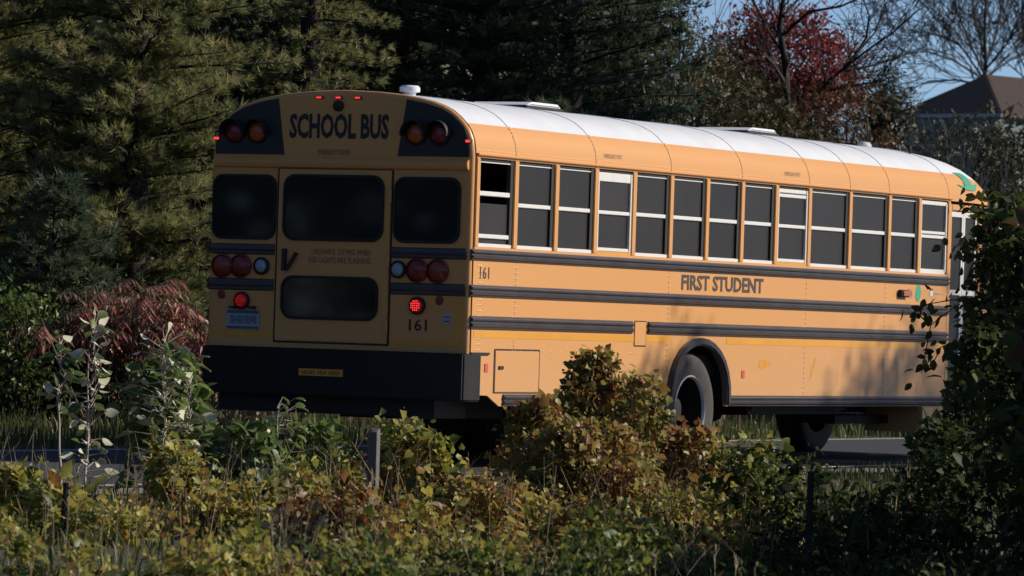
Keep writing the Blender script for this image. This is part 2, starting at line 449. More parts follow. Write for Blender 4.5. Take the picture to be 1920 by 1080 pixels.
# window row on both sides
US = [0.098] + [0.7507 + 0.7107 * i for i in range(9)]
US += [US[-1] + 0.9007, US[-1] + 2 * 0.9007]
US += [US[-1] + 0.7107, US[-1] + 2 * 0.7107]
ZS, ZT = 1.813, 2.527
PW = 0.036
for side in (0, 1):
    f = (lambda v: v) if side == 0 else (lambda v: W - v)
    MB().box(0.07, LB, f(0.0), f(0.03), ZT, 2.543).build("window_header", M["yellow"], bus)
    MB().box(0.07, LB, f(0.0), f(0.03), 1.796, ZS).build("window_sill_rail", M["yellow"], bus)
    for i, u in enumerate(US):
        w = 0.030 if i in (0, 13) else PW
        MB().box(u - w, u + w, f(-0.004), f(0.05), ZS, ZT).build("window_pillar", M["yellow"], bus, bevel=0.006)
    for i in range(13):
        a, b = US[i] + PW, US[i + 1] - PW
        exitw = i in (3, 8)
        fr = MB()                                               # the frame: sill, stiles, head and middle bar
        v0, v1 = f(0.012), f(0.05)
        if side == 0 and i == 0:
            bars = [(ZS, ZS + 0.030), (1.885, 1.918), (2.225, 2.262)]
        elif exitw:
            bars = [(ZS + 0.028, ZS + 0.056), (2.150, 2.180), (2.425, 2.500)] if i == 3 else [(ZS + 0.028, ZS + 0.056), (2.150, 2.180), (2.425, 2.455), (2.465, 2.500)]
        elif i == 12:
            bars = [(ZS, ZS + 0.045), (2.155, 2.185), (2.195, 2.222), (2.475, 2.512)]
        else:
            bars = [(ZS, ZS + 0.030), (2.152, 2.184)]
        for z0, z1 in bars: fr.box(a + 0.004, (b - 0.051 if (z0 > ZS + 0.001 and not exitw and i != 12) else b - 0.004), v0, v1, z0, z1)
        if not (exitw or i == 12): fr.box(a + 0.017, a + 0.024, f(0.013), f(0.049), ZS + 0.001, ZT - 0.023)
        if exitw or i == 12:
            fr.box(a + 0.004, a + 0.030, f(0.006), f(0.05), ZS + 0.02, 2.50); fr.box(b - 0.030, b - 0.004, f(0.006), f(0.05), ZS + 0.02, 2.50)
        win = fr.build("side_window", M["alu"], bus, bevel=0.003)
        if exitw:
            win["label"] = "emergency exit window with full pale frame"
            MB().box(a, b, f(0.004), f(0.04), ZS, ZS + 0.026).build("exit_trim", M["tape"], win)
        st = MB()
        if not (exitw or i == 12):
            st.box(a, a + 0.016, f(0.018), f(0.05), ZS + 0.03, ZT - 0.002); st.box(b - 0.050, b, f(0.011), f(0.05), ZS + 0.031, ZT - 0.002)  # right strip widened in black to stand in for the shaded reveal
        st.box(a, b, f(0.018), f(0.05), ZT - 0.022, ZT - 0.002)
        st.build("stile_and_shade_strip", M["rubber"], win)
        if not exitw:
            MB().box(a + 0.02, b - 0.02, f(0.014), f(0.03), ZT - 0.036, ZT - 0.028).build("latch_bar", M["alu"], win)
        top = 2.262 if (side == 0 and i == 0) else ZT - 0.02
        MB().box(a + 0.01, b - 0.01, f(0.030), f(0.036), ZS + 0.02, 2.165).build("pane", M[rnd.choice(("glass", "glass", "glass2", "glass3"))], win)
        if not (side == 0 and i == 0):
            MB().box(a + 0.01, b - 0.01, f(0.024), f(0.030), 2.165, top).build("pane", M[rnd.choice(("glass", "glass", "glass2", "glass3"))], win)

# side sheets below the windows
def arch_pts(u, r, z0, top, n=14):
    return [(u + r * math.cos(math.pi * (1 - k / n)), z0 + (top - z0) * (math.sin(math.pi * k / n) ** 0.8)) for k in range(n + 1)]
SEAMS = [0.06, 0.785, 3.583, 6.405, 8.178, LB]
UW = 4.21
for side in (0, 1):
    f = (lambda v: v) if side == 0 else (lambda v: W - v)
    for i, (a, b) in enumerate(zip(SEAMS, SEAMS[1:])):
        a2, b2 = a + 0.002, b - 0.002
        if i == 0: out = [(a2, 1.796), (a2, 0.625), (0.36, 0.622), (0.56, 0.537), (b2, 0.537), (b2, 1.796)]
        elif i == 2: out = [(a2, 1.796), (a2, 0.537)] + [(a2 + 0.06, 0.537)] + arch_pts(UW, 0.55, 0.56, 1.075) + [(UW + 0.55, 0.537), (b2, 0.537), (b2, 1.796)]
        else: out = [(a2, 1.796), (a2, 0.537), (b2, 0.537), (b2, 1.796)]
        MB().prism(out, 'y', f(0.0), f(0.015)).build("side_panel", M["yellow"], bus)
    # wheel arch flare
    o_ = arch_pts(UW, 0.61, 0.55, 1.135); i_ = arch_pts(UW, 0.545, 0.55, 1.07)
    mb = MB(); loop = o_ + i_[::-1]
    mb.prism(loop, 'y', f(-0.045), f(0.03))
    mb.build("wheel_arch", M["rail"], bus, smooth=True, bevel=0.012)
    # rub rails: pressed steel strips with two ridges
    def rail(u0, u1, z0, z1, name="rub_rail"):
        h = z1 - z0
        pr = [(0.0, 0.0), (-0.012, 0.03), (-0.013, 0.14), (-0.030, 0.24), (-0.031, 0.36), (-0.013, 0.46), (-0.013, 0.56), (-0.030, 0.66), (-0.031, 0.78), (-0.013, 0.88), (-0.012, 0.97), (0.0, 1.0)]
        rg = [[(u, f(v - 0.0), z0 + h * t) for v, t in pr] for u in (u0, u1)]
        MB().loft(rg).build(name, M["rail"], bus)
    rail(0.01, LB, 1.704, 1.794)
    rail(0.01, LB, 1.411, 1.509)
    if side == 0:
        rail(0.03, 2.90, 1.153, 1.261); rail(3.20, LB, 1.153, 1.261)
    else: rail(0.03, LB, 1.153, 1.261)
    rail(0.62, UW - 0.62, 0.539, 0.634); rail(UW + 0.62, LB, 0.539, 0.634)
    MB().box(0.05, 0.36, f(-0.012), f(0.0), 0.948, 0.968).build("corner_trim", M["black"], bus)
    MB().box(0.10, UW - 0.55, f(-0.002), f(0.004), 1.085, 1.140).build("reflective_tape", M["tape"], bus)
    MB().box(UW + 0.55, LB - 0.01, f(-0.002), f(0.004), 1.085, 1.140).build("reflective_tape", M["tape"], bus)
# rivet lines, far too small to pick apart
V, fl = [], []
def rivet(u, z, v=0.0, r=0.010):
    k = len(V)
    V.append((u - 5, v - 0.007 - 1.22, z))
    for j in range(6): V.append((u - 5 + r * math.cos(j * math.pi / 3), v - 0.0005 - 1.22, z + r * math.sin(j * math.pi / 3)))
    for j in range(6): fl.extend((k, k + 1 + j, k + 1 + (j + 1) % 6))
for s_ in (0.16, 0.20, 0.765, 0.805, 3.563, 3.603, 6.385, 6.425, 8.158, 8.198, 9.60):
    for z in np.arange(0.67, 1.70, 0.045): rivet(s_, float(z))
for u in np.arange(0.10, LB, 0.055):
    rivet(float(u), 2.585, pv(2.585)); 
for u in np.arange(0.9, LB, 0.18):
    if abs(u - UW) > 0.65: rivet(float(u), 0.985)
for u in RIBS[1:]:
    for z in np.arange(2.58, 2.80, 0.03): rivet(u - 0.03, float(z), pv(float(z))); rivet(u + 0.03, float(z), pv(float(z)))
link_mesh("rivets", np_mesh("rivets", np.array(V), fl, 3), plain("rivet_paint", (0.70, 0.36, 0.13), 0.30, spec=0.5), bus, "stuff")

# rear body: rounded end shell
def rear_outline():
    pts = [(0.0, 0.955), (0.0, 1.4), (0.0, 1.9), (0.0, 2.3)] + PROF + [(W, 2.3), (W, 1.9), (W, 1.4), (W, 0.955)]
    return pts
ro = rear_outline()
rings = []
for k in range(6):
    a = k / 5 * math.pi / 2
    r_ = 0.035
    ins = inset(ro, r_ * (1 - math.sin(a)))
    rings.append([(r_ * (1 - math.cos(a)), v, max(z, 0.955)) for v, z in ins])
mb = MB(); mb.loft(rings, closed=False)
mb.add(rings[0], [tuple(range(len(ro)))])
mb.build("rear_panel", M["yellow"], bus, smooth=True)
E0 = -0.001
def rbox(v0, v1, z0, z1, d, name, mat, parent=bus, bevel=0.004, d0=E0):
    return MB().box(-d, d0, v0, v1, z0, z1).build(name, mat, parent, bevel=bevel)
# black lamp boards either side of the sign
def prof_z(v):
    v = min(v, W - v)
    for (v0, z0), (v1, z1) in zip(HP, HP[1:]):
        if v <= v1: return z0 + (z1 - z0) * (v - v0) / max(1e-6, v1 - v0)
    return HP[-1][1]
for s_ in (0, 1):
    vs = [0.045, 0.08, 0.13, 0.2, 0.3, 0.45, 0.62]
    pts = [(v, prof_z(v) - 0.032) for v in vs] + [(0.69, 2.525), (0.034, 2.525)]
    pts[0] = (0.036, 2.62)
    if s_: pts = [(W - v, z) for v, z in pts]
    MB().prism(pts, 'x', -0.006, E0).build("lamp_board", M["black"], bus)
def lamp(v, z, r, name, lens, hood=False, ring=None, dome=0.035):
    g = MB(); g.lathe([(r + 0.016, 0.0), (r + 0.016, -0.02), (r + 0.004, -0.03), (r + 0.002, -0.012)], (-0.006, v, z), 'x', 24)
    if hood:
        op = [(v + (r + 0.03) * math.cos(t), z + (r + 0.03) * math.sin(t)) for t in np.linspace(R(-10), R(190), 14)]
        ip = [(v + (r + 0.022) * math.cos(t), z + (r + 0.022) * math.sin(t)) for t in np.linspace(R(190), R(-10), 14)]
        g.prism(op + ip, 'x', -0.10, -0.006)
    o = g.build(name, ring or M["rubber"], bus, smooth=True)
    MB().lathe([(r, -0.012), (r * 0.97, -0.022), (r * 0.75, -dome), (r * 0.4, -dome - 0.010), (0.004, -dome - 0.013)], (-0.006, v, z), 'x', 24).build("lens", lens, o, smooth=True)
    return o
for v, lens in ((2.221, "red"), (2.004, "amber"), (0.520, "amber"), (0.305, "red")):
    lamp(v, 2.706, 0.078, "warning_lamp", M[lens], hood=True)
for v, z, r, lens in ((2.304, 1.608, 0.083, "rust"), (2.126, 1.610, 0.083, "red"), (0.473, 1.610, 0.083, "red"), (0.285, 1.607, 0.083, "rust")):
    lamp(v, z, r, "tail_lamp", M[lens], ring=M["red"])
for v in (1.928, 0.648): lamp(v, 1.613, 0.056, "reversing_lamp", M["clear"])
for v in (2.105, 0.461):
    o = lamp(v, 1.327, 0.056, "brake_lamp", M["redlit"])
    d = MB()
    for a in range(-2, 3):
        for b in range(-2, 3):
            if a * a + b * b <= 5: d.lathe([(0.0065, 0), (0.004, -0.006)], (-0.052, v + a * 0.018, 1.327 + b * 0.018), 'x', 6)
    d.build("led_array", M["led" if v < 1 else "leddim"], o)
for v in (2.306, 0.264):
    MB().lathe([(0.036, 0), (0.036, -0.008), (0.03, -0.012)], (E0, v, 1.373), 'x', 18).build("reflector", M["red"], bus)
for v in (1.429, 1.248, 1.067):
    o = MB().box(-0.022, 0.004, v - 0.03, v + 0.03, 2.982, 3.000).build("marker_lamp", M["rubber"], bus, bevel=0.003)
    MB().box(-0.028, -0.0225, v - 0.022, v + 0.022, 2.985, 2.997).build("lens", M["led"], o)
for v in (0.045, W - 0.045):
    o = MB().box(-0.012, 0.03, v - 0.025, v + 0.025, 2.635, 2.668).build("marker_lamp", M["rubber"], bus, bevel=0.003)
    MB().box(-0.018, -0.0125, v - 0.02, v + 0.02, 2.641, 2.662).build("lens", M["led"], o)
o = MB().lathe([(0.045, 0), (0.045, -0.03), (0.02, -0.055)], (E0, 1.248, 2.925), 'x', 16).build("rear_camera", M["rubber"], bus, smooth=True)
rear_at = lambda v, z, d=0.004: (lambda x, y: (-d, v - x, z + y))
lettering("SCHOOL BUS", 0.205, 0.93, rear_at(1.244, 2.760), M["ink"], bus, 0.036)
lettering("EMERGENCY DOOR", 0.042, 0.30, rear_at(1.284, 2.550), M["faded"], bus)
# drip moulding
MB().prism([(-0.001, 2.415), (-0.030, 2.425), (-0.042, 2.455), (-0.042, 2.475), (-0.012, 2.505), (-0.001, 2.505)], 'y', 0.03, W - 0.03).build("drip_moulding", M["yellow"], bus, bevel=0.004)
# emergency door
DV0, DV1 = 0.735, 1.785
door = MB().box(-0.016, E0, DV0, DV1, 1.012, 2.408).build("emergency_door", M["yellow"], bus, bevel=0.006)
seal = rrect(DV0 - 0.016, DV1 + 0.016, 0.996, 2.414, 0.01, 2); sin_ = rrect(DV0 - 0.003, DV1 + 0.003, 1.009, 2.411, 0.008, 2)
MB().ring(seal, sin_, 'x', -0.007, E0).build("door_seal", M["rubber"], bus)
def rwin(v0, v1, z0, z1, r, name, parent, d0):
    o = MB().ring(rrect(v0 - 0.022, v1 + 0.022, z0 - 0.022, z1 + 0.022, r + 0.02), rrect(v0, v1, z0, z1, r), 'x', d0 - 0.020, d0 + 0.001).build(name, M["rubber"], parent, bevel=0.005)
    g = MB().prism(rrect(v0 - 0.003, v1 + 0.003, z0 - 0.003, z1 + 0.003, r), 'x', d0 - 0.009, d0 - 0.001).build("pane", M["rearglass"], o if parent is bus else parent)
    return o
rwin(0.118, 0.685, 1.850, 2.338, 0.075, "rear_window", bus, E0)
rwin(1.830, 2.395, 1.850, 2.338, 0.075, "rear_window", bus, E0)
rwin(0.812, 1.712, 1.850, 2.345, 0.085, "door_window", door, -0.016)
rwin(0.842, 1.708, 1.212, 1.522, 0.085, "door_window", door, -0.016)
for z in (2.2, 1.68, 1.15):
    MB().tube((-0.022, DV0 + 0.004, z - 0.05), (-0.022, DV0 + 0.004, z + 0.05), 0.014).build("hinge", M["yellow"], door)
hd = MB(); hd.box(-0.05, -0.017, 1.685, 1.722, 1.580, 1.760)
hd.prism([(1.685, 1.60), (1.60, 1.735), (1.572, 1.722), (1.668, 1.575)], 'x', -0.05, -0.03)
hd.build("door_handle", M["black"], door, bevel=0.004)
lettering("UNLAWFUL TO PASS WHEN", 0.048, 0.55, rear_at(1.18, 1.742, 0.019), M["faded"], door)
lettering("RED LIGHTS ARE FLASHING", 0.048, 0.58, rear_at(1.19, 1.675, 0.019), M["faded"], door)
for v0, v1 in ((0.03, 0.712), (1.815, W - 0.03)):
    for z0, z1 in ((1.704, 1.794), (1.411, 1.509)):
        MB().prism([(E0, z0), (-0.014, z0 + 0.01), (-0.016, z0 + 0.03), (-0.026, z0 + 0.045), (-0.016, z0 + 0.06), (-0.014, z1 - 0.01), (E0, z1)], 'y', v0, v1).build("rub_rail", M["rail"], bus)
rbox(0.11, DV0 - 0.03, 1.010, 1.058, 0.003, "reflective_tape", M["tape"], bevel=0)
rbox(DV1 + 0.03, W - 0.05, 1.030, 1.078, 0.003, "reflective_tape", M["tape"], bevel=0)
rbox(0.05, 0.105, 1.010, 1.39, 0.003, "reflective_tape", M["tape"], bevel=0)
pl = MB().box(-0.010, E0, 1.935, 2.250, 1.094, 1.252).build("licence_plate", M["plate"], bus, bevel=0.003)
MB().box(-0.0125, -0.0105, 1.942, 2.243, 1.222, 1.247).build("plate_band", M["plateblue"], pl)
MB().box(-0.0125, -0.0105, 1.942, 2.243, 1.099, 1.118).build("plate_band", M["plateblue"], pl)
g = MB()
for k in range(7):
    v = 2.215 - 0.037 * k
    g.box(-0.0125, -0.0105, v - 0.012, v - 0.004, 1.135, 1.205)
    if k % 2 == 0: g.box(-0.0125, -0.0105, v - 0.022, v - 0.0125, 1.195, 1.205)
    if k % 3: g.box(-0.0125, -0.0105, v - 0.022, v - 0.0125, 1.165, 1.173)
    g.box(-0.0125, -0.0105, v - 0.030, v - 0.0225, 1.135 + 0.02 * (k % 2), 1.205)
g.build("plate_characters", M["plateblue"], pl)
for v in (2.18, 2.00): MB().box(-0.05, E0, v - 0.03, v + 0.03, 1.262, 1.282).build("plate_lamp", M["rubber"], bus, bevel=0.004)
lettering("161", 0.095, 0.165, rear_at(0.455, 1.172), M["ink"], bus, 0.01)
o = MB().lathe([(0.045, 0), (0.045, -0.004)], (E0, 0.193, 1.225), 'x', 20).build("round_sticker", M["sticker"], bus)
MB().box(-0.008, -0.0055, 0.165, 0.221, 1.238, 1.246).build("sticker_mark", M["ink"], o)
MB().box(-0.008, -0.0055, 0.165, 0.221, 1.204, 1.212).build("sticker_mark", M["ink"], o)
# bumper
bp = [(0.20, -0.025), (0.02, -0.025), (-0.055, 0.0), (-0.085, 0.05), (-0.085, W - 0.05), (-0.055, W), (0.02, W + 0.025), (0.20, W + 0.025), (0.20, W - 0.02), (0.0, W - 0.02), (0.0, 0.02), (0.20, 0.02)]
bm_ = MB().prism(bp, 'z', 0.575, 0.952).build("rear_bumper", M["bumper"], bus, smooth=True, bevel=0.012)
MB().box(-0.089, -0.0855, 1.087, 1.499, 0.735, 0.792).build("bumper_sticker", M["tape"], bm_)
g = MB()
for k in range(17):
    v = 1.465 - 0.021 * k
    if k in (6, 11): continue
    g.box(-0.0915, -0.0895, v - 0.005, v, 0.748, 0.778)
    g.box(-0.0915, -0.0895, v - 0.013, v - 0.0052, (0.748, 0.761, 0.771)[k % 3], (0.755, 0.768, 0.778)[k % 3])
g.build("sticker_lettering", M["ink"], bm_)
# side details
side_at = lambda u, z, v=-0.003: (lambda x, y: (u + x, v, z + y))
lettering("161", 0.098, 0.155, side_at(0.250, 1.607), M["inkfade"], bus, 0.008)
lettering("FIRST STUDENT", 0.135, 1.66, side_at(4.657, 1.612), M["inkfade"], bus, 0.03)
for u in (2.477, 6.055):
    def cov(x, y, u=u): z = 2.640 + y; return (u + x, pv(z) - 0.006, z)
    lettering("EMERGENCY EXIT", 0.034, 0.33, cov, M["faded"], bus)
fd = MB().box(2.955, 3.165, -0.005, 0.01, 1.055, 1.255).build("fuel_door", M["yellow"], bus, bevel=0.002)
MB().ring(rrect(2.945, 3.175, 1.045, 1.265, 0.01, 2), rrect(2.953, 3.167, 1.053, 1.257, 0.008, 2), 'y', -0.0025, 0.0).build("door_gap", M["ink"], fd)
hc = MB().box(0.470, 1.225, -0.007, 0.01, 0.650, 0.985).build("luggage_hatch", M["yellow"], bus, bevel=0.003)
MB().ring(rrect(0.452, 1.243, 0.640, 1.000, 0.01, 2), rrect(0.468, 1.227, 0.648, 0.987, 0.008, 2), 'y', -0.0025, 0.0).build("hatch_gap", M["ink"], hc)
MB().box(0.52, 0.60, -0.018, -0.0075, 0.835, 0.862).build("latch", M["steel"], hc, bevel=0.003)
for u, z in ((0.325, 0.845), (5.12, 0.822)):
    MB().box(u - 0.03, u + 0.03, -0.006, 0.0, z - 0.035, z + 0.035).build("side_reflector", M["pink"], bus, bevel=0.002)
lm = MB().box(8.47, 8.68, -0.045, 0.0, 1.575, 1.645).build("side_marker_lamp", M["rubber"], bus, bevel=0.01)
MB().box(8.50, 8.70, -0.055, -0.0455, 1.585, 1.636).build("lens", M["amber"], lm, bevel=0.004)
MB().box(8.72, 8.83, -0.003, 0.0, 1.57, 1.66).build("grey_decal", M["dirt"], bus)
MB().prism([(8.98, 1.54), (9.03, 1.62), (9.0, 1.69), (8.95, 1.71), (8.9, 1.66), (8.89, 1.58), (8.93, 1.54)], 'y', -0.003, 0.0).build("green_leaf_decal", M["green"], bus)
MB().box(9.24, 9.30, -0.004, 0.0, 1.60, 1.65).build("black_and_white_decal", M["alu"], bus)
MB().box(9.24, 9.30, -0.004, 0.0, 1.652, 1.67).build("black_and_white_decal", M["ink"], bus)
MB().box(9.34, 9.56, -0.003, 0.0, 1.615, 1.632).build("grey_decal", M["dirt"], bus)
def blot(u, z, ru, rz, sl=0.0, seed=1):
    q = random.Random(seed); p = []
    for k in range(14):
        a = k / 14 * 2 * math.pi; rr = q.uniform(0.65, 1.1)
        dz = rz * rr * math.sin(a)
        p.append((u + ru * rr * math.cos(a) + sl * dz, z + dz))
    return p
MB().prism(blot(5.55, 0.915, 0.13, 0.05, 0.3, 2), 'y', -0.0015, 0.002).build("paint_scuff", M["scuff"], bus)
MB().prism(blot(6.60, 0.885, 0.035, 0.11, 0.5, 3), 'y', -0.0015, 0.002).build("paint_scuff", M["scuff"], bus)
# green swoosh arrow on the roof corner, bent to the dome
def dome_pt(u, z):
    s = math.asin(min(1, max(0, (u - LB) / DOME)))
    c = math.cos(s) ** DEX
    z0 = 2.50 + (z - 2.50) / max(c, 1e-3)
    v = pv(min(z0, 3.0))
    return (u, 1.22 + (v - 1.22) * (1 - 0.05 * (1 - math.cos(s))) - 0.008, z)
mb = MB()
up_ = [(9.93, 2.812), (10.03, 2.819), (10.13, 2.820), (10.22, 2.814), (10.28, 2.782), (10.30, 2.742), (10.30, 2.712)]
lo_ = [(9.94, 2.806), (9.98, 2.803), (10.02, 2.796), (10.06, 2.776), (10.085, 2.750), (10.09, 2.722), (10.085, 2.695)]
k = len(up_)
mb.add([dome_pt(*p) for p in up_ + lo_], [(i, i + 1, k + i + 1, k + i) for i in range(k - 1)])
hd_ = [(9.88, 2.700), (9.98, 2.676), (10.085, 2.652), (10.20, 2.650), (10.34, 2.652), (10.42, 2.690), (10.46, 2.724), (10.30, 2.708), (10.085, 2.692)]
mb.add([dome_pt(*p) for p in hd_], [(0, 1, 8), (1, 2, 8), (2, 3, 7, 8), (3, 4, 7), (4, 5, 7), (5, 6, 7)])
mb.build("arrow_emblem", M["green"], bus)
# roof hardware
MB().lathe([(0.05, 0), (0.05, 0.04), (0.085, 0.05), (0.085, 0.085), (0.07, 0.10), (0.01, 0.105)], (0.80, 1.05, 3.035), 'z', 20).build("roof_vent", M["white"], bus, smooth=True)
for u in (2.95, 7.35):
    h = MB().box(u - 0.34, u + 0.34, 0.92, 1.52, 3.045, 3.072).build("roof_hatch", M["steel"], bus, bevel=0.008)
    MB().prism([(u - 0.33, 3.076), (u - 0.20, 3.108), (u + 0.26, 3.108), (u + 0.33, 3.076)], 'y', 0.93, 1.51).build("hatch_lid", M["white"], h, bevel=0.012)
MB().lathe([(0.07, 0), (0.07, 0.02), (0.05, 0.045), (0.01, 0.05)], (9.38, 0.8, 3.032), 'z', 16).build("strobe_lamp", M["alu"], bus, smooth=True)
a_ = MB(); a_.tube((9.62, 0.42, 2.95), (9.62, 0.42, 3.03), 0.014); a_.tube((9.62, 0.42, 3.03), (9.60, 0.42, 3.32), 0.004)
a_.build("antenna", M["rubber"], bus)
# interior
ib = MB()
ib.box(0.1, 10.4, 0.10, W - 0.10, 0.80, 0.98)
ib.box(9.9, 9.93, 0.10, W - 0.10, 0.98, 1.9)
ib.build("floor_deck", M["interior"], bus)
sb = MB().prism(inset(PROF, 0.06), 'x', 0.1, 9.6)
for i in range(11):
    u = 1.0 + 0.72 * i
    for v0, v1 in ((0.14, 1.02), (1.42, 2.30)):
        s_ = MB(); s_.box(u, u + 0.42, v0, v1, 1.30, 1.42); s_.box(u - 0.10, u - 0.005, v0, v1, 1.20, 2.02)
        s_.build("passenger_seat", M["seat"], bus, bevel=0.02)
# chassis
ch = MB()
ch.box(0.05, 12.2, 0.78, 0.86, 0.52, 0.76); ch.box(0.05, 12.2, 1.58, 1.66, 0.52, 0.76)
for u in (0.4, 1.6, 2.8, 5.6, 7.2, 8.6): ch.box(u, u + 0.08, 0.87, 1.57, 0.55, 0.74)
ch.build("chassis_rail", M["steel"], bus)
for u0, u1, v0, v1 in ((0.02, 3.55, 0.03, W - 0.03), (3.551, 4.85, 0.75, W - 0.75), (4.851, 9.6, 0.03, W - 0.03)):
    MB().box(u0, u1, v0, v1, 0.70, 0.795).build("underfloor", M["steel"], bus)
rk = MB(); rk.box(0.03, 0.55, 0.30, W - 0.12, 0.43, 0.575); rk.box(0.6, 2.4, 0.95, 1.5, 0.40, 0.60)
rk.build("underbody_frame", M["steel"], bus)
ax = MB(); ax.tube((UW, 0.3, 0.5), (UW, W - 0.3, 0.5), 0.08); ax.lathe([(0.05, -0.2), (0.19, -0.08), (0.19, 0.08), (0.05, 0.2)], (UW, 1.22, 0.5), 'y', 16)
ax.build("rear_axle", M["steel"], bus)
MB().box(5.5, 7.6, 0.10, 0.72, 0.46, 0.70).build("fuel_tank", M["steel"], bus, bevel=0.04)
mb = MB(); mb.tube((4.9, 1.3, 0.47), (8.8, 1.3, 0.47), 0.06); mb.tube((6.2, 1.3, 0.47), (7.2, 1.3, 0.47), 0.13)
mb.build("exhaust_pipe", M["steel"], bus)
for v0, v1 in ((0.06, 0.72), (W - 0.72, W - 0.06)):
    wb = MB(); pts = arch_pts(UW, 0.60, 0.60, 1.10); pin = arch_pts(UW, 0.58, 0.60, 1.08)
    wb.prism(pts + pin[::-1], 'y', v0, v1)
    wb.prism(pts, 'y', v1 if v0 < 1 else v0, (v1 if v0 < 1 else v0) + 0.01)
    wb.build("wheel_well", M["steel"], bus)
for v0 in (0.08, W - 0.72): MB().box(UW - 0.66, UW - 0.63, v0, v0 + 0.64, 0.26, 0.72).build("mud_flap", M["rubber"], bus)
def wheel(u, v, out, dish):
    """out: -1 faces the right-hand side; dish > 0: outer wheel of a dual pair, rim sunk deep"""
    t = MB()
    prof = [(0.30, 0.125), (0.33, 0.135), (0.40, 0.145), (0.455, 0.140), (0.480, 0.125), (0.492, 0.110), (0.500, 0.08), (0.500, 0.0), (0.500, -0.08), (0.492, -0.11), (0.480, -0.125), (0.455, -0.14), (0.40, -0.145), (0.33, -0.135), (0.30, -0.125)]
    root = MB().lathe([(r, o_) for r, o_ in prof], (u, v, 0.5), 'y', 48, cap0=False, cap1=False)
    w = root.build("wheel", M["tyre"], bus, smooth=True)
    g = MB()
    for k in range(36):                                        # shoulder tread blocks
        a = k / 36 * 2 * math.pi
        for so in (-1, 1):
            c, s_ = math.cos(a), math.sin(a); c2, s2 = math.cos(a + 0.10), math.sin(a + 0.10)
            ps = [(u + r * cc, v + so * y, 0.5 + r * ss) for r, y in ((0.492, 0.06), (0.507, 0.06), (0.507, 0.105), (0.490, 0.118)) for cc, ss in ((c, s_), (c2, s2))]
            g.add(ps, [(2, 3, 5, 4), (4, 5, 7, 6), (0, 2, 4, 6), (1, 3, 5, 7), (0, 1, 3, 2)])
    g.build("tread", M["tyre"], w, kind="stuff")
    o_ = out
    rp = [(0.305, 0.13), (0.297, 0.138), (0.288, 0.13), (0.282, 0.108)]
    MB().lathe([(r, o_ * y) for r, y in rp], (u, v, 0.5), 'y', 40, cap0=False, cap1=False).build("rim", M["rim"], w, smooth=True)
    rp = [(0.281, 0.108), (0.275, 0.135 - dish), (0.13, 0.13 - dish - 0.015), (0.12, 0.13 - dish + 0.05), (0.10, 0.13 - dish + 0.09), (0.01, 0.13 - dish + 0.10)]
    MB().lathe([(r, o_ * y) for r, y in rp], (u, v, 0.5), 'y', 40, cap0=False).build("wheel_disc", M["steel"], w, smooth=True)
    nb = MB()
    for k in range(10):
        a = k / 10 * 2 * math.pi
        y0 = v + o_ * (0.13 - dish - 0.015)
        nb.tube((u + 0.20 * math.cos(a), y0, 0.5 + 0.20 * math.sin(a)), (u + 0.20 * math.cos(a), y0 + o_ * 0.03, 0.5 + 0.20 * math.sin(a)), 0.016, n=6)
    nb.build("wheel_nut", M["steel"], w)
    return w
wheel(UW, 0.20, -1, 0.22); wheel(UW, 0.53, -1, 0.05)
wheel(UW, W - 0.20, 1, 0.22); wheel(UW, W - 0.53, 1, 0.05)
wheel(11.30, 0.22, -1, 0.03); wheel(11.30, W - 0.22, 1, 0.03)
# entrance door, step well, cab front and hood
st = MB(); st.box(9.14, 9.64, -0.002, 0.03, 0.285, 0.536); st.box(9.14, 9.17, 0.031, 0.6, 0.285, 0.536); st.box(9.655, 10.40, 0.10, 0.75, 0.285, 0.33); st.box(9.655, 10.4, 0.76, 0.79, 0.285, 0.9)
st.build("step_well", M["yellow"], bus)
MB().box(7.9, 9.13, 0.35, 0.75, 0.36, 0.44).build("step_bracket", M["steel"], bus)
pf = MB(); pf.box(LB + 0.002, LB + 0.07, 0.0, 0.05, 0.53, 2.50); pf.box(10.40, 10.50, 0.0, 0.05, 0.53, 2.50); pf.box(LB + 0.071, 10.399, 0.0, 0.05, 2.44, 2.50)
pf.build("door_surround", M["yellow"], bus, bevel=0.006)
ed = MB()
for a, b in ((9.735, 10.06), (10.07, 10.395)):
    for (x0, x1, z0, z1) in ((a, a + 0.035, 0.45, 2.43), (b - 0.035, b, 0.45, 2.43), (a + 0.036, b - 0.036, 0.45, 0.50), (a + 0.036, b - 0.036, 1.62, 1.67), (a + 0.036, b - 0.036, 2.38, 2.43)):
        ed.box(x0, x1, 0.02, 0.05, z0, z1)
edo = ed.build("entrance_door", M["alu"], bus)
for a, b in ((9.735, 10.06), (10.07, 10.395)):
    for z0, z1 in ((0.502, 1.618), (1.672, 2.378)): MB().box(a + 0.037, b - 0.037, 0.032, 0.040, z0, z1).build("pane", M["glass"], edo)
lw = MB(); lw.box(LB + 0.002, 10.50, W - 0.03, W, 0.53, 1.79); lw.box(LB + 0.002, LB + 0.07, W - 0.03, W, 1.791, 2.50); lw.box(10.42, 10.50, W - 0.03, W, 1.791, 2.50)
lw.build("driver_side_panel", M["yellow"], bus)
MB().box(LB + 0.072, 10.418, W - 0.025, W - 0.015, 1.80, 2.48).build("driver_window", M["glass"], bus)
cw = MB(); cw.box(10.502, 10.56, 0.03, W - 0.03, 0.70, 1.62); cw.box(10.502, 10.56, 0.03, 0.13, 1.621, 2.44); cw.box(10.502, 10.56, W - 0.13, W - 0.03, 1.621, 2.44); cw.box(10.502, 10.56, 1.19, 1.25, 1.621, 2.44); cw.box(10.502, 10.56, 0.03, W - 0.03, 2.441, 2.50)
cw.build("cowl", M["yellow"], bus)
